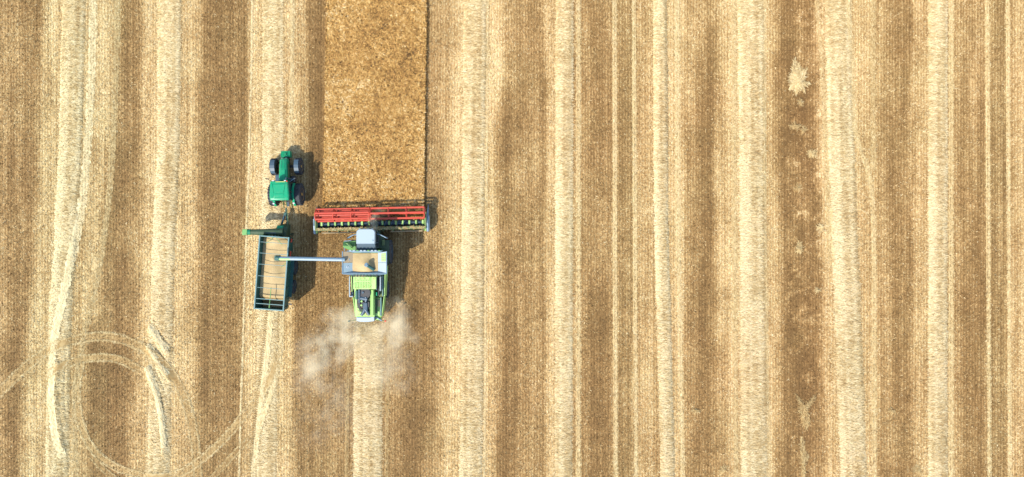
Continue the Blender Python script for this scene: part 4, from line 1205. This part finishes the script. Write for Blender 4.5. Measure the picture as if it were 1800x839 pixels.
    MB().prism([(ex0, ey1), (ex1, ey1), (ex1 + .02, ey1 - .7), (ex1 - .1, ey0), (ex0 + .35, ey0), (ex0 + .1, ey0 + .5)], 2.94, 3.0).build('engine_bay_floor', 'black', bay)
    def eng(name, mat, *f):
        b = MB(); [g(b) for g in f]; return b.build(name, mat, bay, True)
    def P3(px, py, z): return cl(px, py, z)
    c0 = P3(640.5, 515.5, 3.3)
    eng('fan_housing', 'black', lambda b: b.cyl(c0 + Vector((0, 0, -.4)), c0, .50, 20))
    eng('fan_hub', 'steel', lambda b: b.cyl(c0 + Vector((-.12, .05, 0)), c0 + Vector((-.12, .05, .08)), .1, 10))
    eng('exhaust_pipe', 'steel', lambda b: b.cyl(P3(631.5, 508.8, 3.35), P3(631.8, 532, 3.25), .085, 12))
    eng('air_filter', 'tteal', lambda b: b.cyl(P3(627.5, 511, 3.15), P3(627.5, 526, 3.15), .14, 14))
    eng('turbo', 'steel', lambda b: b.cyl(P3(634, 524, 3.2), P3(646, 526, 3.2), .17, 14), lambda b: b.cyl(P3(643, 522, 3.3), P3(643, 531, 3.2), .09, 10))
    eng('engine_block', 'black', lambda b: b.box(*[v for v in (P3(634, 0, 3.2).x, P3(650, 0, 3.2).x, P3(0, 541, 3.2).y, P3(0, 530, 3.2).y)], 2.9, 3.22, .06), lambda b: b.box(P3(628, 0, 3.1).x, P3(634, 0, 3.1).x, P3(0, 542, 3.1).y, P3(0, 529, 3.1).y, 2.9, 3.12, .05))
    eng('valve_cover', 'steel', lambda b: b.box(P3(638, 0, 3.3).x, P3(646, 0, 3.3).x, P3(0, 546, 3.3).y, P3(0, 532, 3.3).y, 3.0, 3.32, .06))
    eng('manifold_pipe', 'steel', lambda b: b.path([P3(642, 543, 3.2), P3(639, 549, 3.15), P3(635.5, 554, 3.1)], .13, 12), lambda b: b.path([P3(642, 543, 3.2), P3(645.5, 549, 3.15), P3(649, 554, 3.1)], .12, 12))
    for (px, py) in ((635.5, 530), (635, 537)):
        eng('filler_cap', 'lime', lambda b, px=px, py=py: b.cyl(P3(px, py, 3.1), P3(px, py, 3.28), .085, 12))
    for (px, py) in ((650, 527), (652, 534), (650.5, 541), (636, 546)):
        eng('engine_mount', 'dgreen', lambda b, px=px, py=py: b.box(P3(px, py, 3.1).x - .12, P3(px, py, 3.1).x + .12, P3(px, py, 3.1).y - .14, P3(px, py, 3.1).y + .14, 2.95, 3.1, .03))
    # tail: curved white panel, spreader
    x0, x1, y0, y1 = crect(627, 657.5, 557.5, 566, 2.9)
    b = MB(); pts = []
    for k in range(9):
        u = -1 + 2 * k / 8
        yb = y0 + .07 * u * u
        for z in (2.1, 2.92): pts.append((x0 + (x1 - x0) * (u + 1) / 2, yb, z))
    pts += [(x0, y1, 2.1), (x1, y1, 2.1), (x0, y1, 2.96), (x1, y1, 2.96)]
    tl = b.hull(pts).build('tail_panel', 'white', C, True)
    MB().box(x0 + .05, x1 - .3, y1 - .07, y1 - .01, 2.95, 2.985, .008).build('tail_seam', 'wpanel', tl)
    MB().hull([(-.9, y1 + .3, 1.0), (.9, y1 + .3, 1.0), (-.9, y1 + .3, 2.0), (.9, y1 + .3, 2.0), (-.75, y0 - .02, 1.0), (.75, y0 - .02, 1.0), (-.75, y0 + .1, 1.8), (.75, y0 + .1, 1.8)]).build('straw_hood', 'hgreen', C)
    # right rear side: lower covers and brackets
    a = crect(659, 670, 523, 563, 2.5)
    s1 = MB().box(a[0], a[1], a[2], a[3], 2.1, 2.45, .04).build('side_cover', 'lime2', C)
    MB().box(a[0] + .02, a[0] + .2, a[2] + .6, a[3] - .1, 2.45, 2.6, .02).build('pipe_tray', 'dgreen', s1)
    MB().box(a[0] + .24, a[0] + .42, a[2] + 1.15, a[3] - .2, 2.45, 2.55, .02).build('dust_tray', 'tan', s1)
    MB().box(a[1] - .08, a[1] + .02, a[2] + .35, a[3], 2.2, 2.5, .01).build('side_trim', 'trim', s1)
    MB().box(a[0] + .05, a[0] + .42, a[2] + .38, a[2] + .75, 2.45, 2.56, .02).build('cover_lid', 'lime', s1)
    b = MB(); b.path([(a[0] - .05, a[2] + .3, 2.5), (a[0] + .35, a[2] + .12, 2.55), (a[1] + .05, a[2] - .05, 2.45)], .06, 8); b.build('ladder_rail', 'lsteel', C)
    for s, px, hub in ((-1, 614, 626), (1, 677.5, 664)):
        p = P3(px, 564.5, 2.2); q = P3(hub, 563, 2.2)
        b = MB(); b.path([q, p], .025, 6); m_ = b.build('marker_arm', 'hgreen', C)
        MB().box(p.x - .07, p.x + .07, p.y - .05, p.y + .05, 2.1, 2.32, .01).build('marker_lamp', 'tteal' if s < 0 else 'red2', m_)
    def litter(name, x0, x1, y0, y1, z0, z1, n, mat, tone, loc, rz, pit=.25):
        x = rng.uniform(x0, x1, n); y = rng.uniform(y0, y1, n)
        V_, F_ = ribbons(x, y, rng.uniform(z0, z1, n), rng.uniform(0, 6.3, n), rng.uniform(.08, .3, n), rng.uniform(.015, .035, n), rng.normal(0, pit, n), rng.normal(0, .4, n))
        o = np_mesh(name, V_, F_, mat, {'tone': np.clip(np.repeat(tone + rng.normal(0, .15, n), 4), 0, 1), 'warm': np.full(4 * n, .5)}, C)
        o.location = loc; o.rotation_euler = (0, 0, rz); o['kind'] = 'stuff'
    litter('cut_crop', -W + .1, W - .1, .05, 1.0, .22, .55, 5200, M_CROP, .55, HL_, hr, .5)
    litter('cut_crop', -W + .1, W - .1, -.55, .05, .30, .62, 1300, M_CROP, .5, HL_, hr, .5)
    litter('chaff', -W + .1, W - .1, -.74, -.52, 1.285, 1.30, 420, M_STRAW, .6, HL_, hr, .05)
    d0, d1, d2, d3 = crect(622, 660, 487.5, 507.5, 3.45)
    litter('chaff', d0, d1, d2, d3, 3.49, 3.50, 18, M_STRAW, .7, (0, 0, 0), 0, .05)
    d0, d1, d2, d3 = crect(628, 657, 512, 555, 3.0)
    litter('chaff', d0, d1, d2, d3, 2.97, 3.02, 160, M_STRAW, .65, (0, 0, 0), 0, .1)
    return (ix0, ix1, iy0, iy1, ox0, ox1, oy0, oy1, ZB, ZT)
TK = combine()

def grain_in_tank():
    ix0, ix1, iy0, iy1, ox0, ox1, oy0, oy1, ZB, ZT = TK
    n = 44
    u = np.linspace(0, 1, n); U, Vv = np.meshgrid(u, u)
    X = (ix0 - .10) + (ix1 - ix0 + .16) * U; Y = iy0 + .03 + (iy1 - iy0 - .06) * Vv
    p0 = cl(643.5, 465.5, 3.9)
    r = np.hypot(X - p0.x, (Y - p0.y) * 1.1)
    Z = 4.14 - 0.26 * np.clip(r, 0, 1.2) - 0.16 * sstep(.2, .9, X - p0.x) + 0.05 * fbm(X, Y, .5, 4, 3)
    Z -= 0.16 * np.exp(-((X - p0.x - .45) ** 2 + (Y - p0.y - .3) ** 2) / .12)
    Z = np.maximum(Z, ZB + .01)
    nb = X.size; ii = np.arange(nb).reshape(X.shape)
    Fq = np.stack([ii[:-1, :-1], ii[:-1, 1:], ii[1:, 1:], ii[1:, :-1]], -1).reshape(-1, 4)
    ring = np.concatenate([ii[0, :], ii[1:, -1], ii[-1, -2::-1], ii[-2:0:-1, 0]])
    V = np.stack([X, Y, Z], -1).reshape(-1, 3)
    bot = V[ring].copy(); bot[:, 2] = ZB - .02
    bot[:, 0] = np.clip(bot[:, 0], ix0 + .06, ix1 - .06)
    rb = nb + np.arange(len(ring))
    o = np_mesh('grain_heap', np.concatenate([V, bot]), np.concatenate([Fq, np.stack([ring, rb, np.roll(rb, -1), np.roll(ring, -1)], 1)]), MAT['grain'], {}, smooth=True)
    o.location = (CX, CYO, 0)
    tag(o, 'cone of wheat grain inside the combine harvester tank', 'grain')
grain_in_tank()

# ------------------------------------------------------------------ dust
def dust(name, blobs, dens, nscale, lab, cut=0.40, color=(0.93, 0.82, 0.56)):
    """blobs: (px, py, height, radius m, weight) -> one closed hull with uneven volume"""
    b = MB()
    C0 = wp(blobs[0][0], blobs[0][1], 0)
    for (px, py, h, r, w_) in blobs:
        c = wp(px, py, h) - C0
        t = bmesh.new(); bmesh.ops.create_icosphere(t, subdivisions=3, radius=r * 1.05)
        bmesh.ops.scale(t, vec=(1, 1, min(1.0, max(.25, (h + .0) / r * .92))), verts=t.verts)
        bmesh.ops.translate(t, vec=c, verts=t.verts)
        b._merge(t)
    m = bpy.data.materials.new(name); m.use_nodes = True; nt = m.node_tree
    nt.nodes.remove(nt.nodes['Principled BSDF'])
    out = nt.nodes['Material Output']
    pv = N(nt, 'ShaderNodeVolumePrincipled')
    pv.inputs['Color'].default_value = (*color, 1)
    pv.inputs['Anisotropy'].default_value = -0.5
    tc = N(nt, 'ShaderNodeTexCoord')
    wrp = N(nt, 'ShaderNodeTexNoise'); wrp.inputs['Scale'].default_value = nscale * .6; wrp.inputs['Detail'].default_value = 1.0
    nt.links.new(tc.outputs['Object'], wrp.inputs['Vector'])
    vm = N(nt, 'ShaderNodeVectorMath', operation='MULTIPLY_ADD')
    nt.links.new(wrp.outputs['Color'], vm.inputs[0]); vm.inputs[1].default_value = (1.3, 1.3, 1.3); vm.inputs[2].default_value = (-.65, -.65, -.65)
    va = N(nt, 'ShaderNodeVectorMath', operation='ADD')
    nt.links.new(tc.outputs['Object'], va.inputs[0]); nt.links.new(vm.outputs[0], va.inputs[1])
    tot = None
    for (px, py, h, r, w_) in blobs:
        c = wp(px, py, h) - C0
        sq = min(1.0, max(.25, h / r * .92))
        sb = N(nt, 'ShaderNodeVectorMath', operation='SUBTRACT'); nt.links.new(va.outputs[0], sb.inputs[0]); sb.inputs[1].default_value = c
        ml = N(nt, 'ShaderNodeVectorMath', operation='MULTIPLY'); nt.links.new(sb.outputs[0], ml.inputs[0]); ml.inputs[1].default_value = (1 / r, 1 / r, 1 / (r * sq))
        ln = N(nt, 'ShaderNodeVectorMath', operation='LENGTH'); nt.links.new(ml.outputs[0], ln.inputs[0])
        f = math_node(nt, 'MULTIPLY', math_node(nt, 'SUBTRACT', 1.0, ln.outputs['Value'], True), w_)
        tot = f if tot is None else math_node(nt, 'ADD', tot, f)
    nz = noise(nt, va.outputs[0], nscale, 5.0, 0.62)
    k = math_node(nt, 'MULTIPLY', math_node(nt, 'SUBTRACT', nz, cut, True), 4.0)
    d = math_node(nt, 'MULTIPLY', math_node(nt, 'MULTIPLY', tot, k), dens)
    nt.links.new(d, pv.inputs['Density'])
    nt.links.new(pv.outputs[0], out.inputs['Volume'])
    o = b.build('dust_cloud', m, None, False, C0)
    rm = o.modifiers.new('merge', 'REMESH'); rm.mode = 'VOXEL'; rm.voxel_size = 0.25
    tag(o, lab, 'dust', kind='stuff')
dust('dust_behind_combine', [(600, 588, 1.5, 2.6, 1.7), (565, 618, 1.4, 2.7, 1.0), (548, 662, 1.2, 2.3, .7), (690, 560, 1.6, 2.0, 1.0), (700, 600, 1.4, 2.2, 1.0),
                              (650, 605, 1.2, 2.4, .6), (668, 650, 1.1, 2.4, .55), (580, 690, 1.0, 2.6, .35), (560, 745, .9, 3.0, .3), (625, 560, 1.5, 1.6, .7), (705, 660, 1.0, 2.2, .5), (620, 740, .8, 2.8, .25)],
     0.66, 0.62, 'pale dust cloud blowing out behind the combine harvester')
dust('dust_at_reel', [(655, 386, 1.6, .75, 1.0), (652, 402, 1.7, .7, .8), (668, 376, 1.2, .8, .5)], 0.55, 1.2, 'thin puff of dust rising in the middle of the red reel', .30, (0.97, 0.84, 0.58))
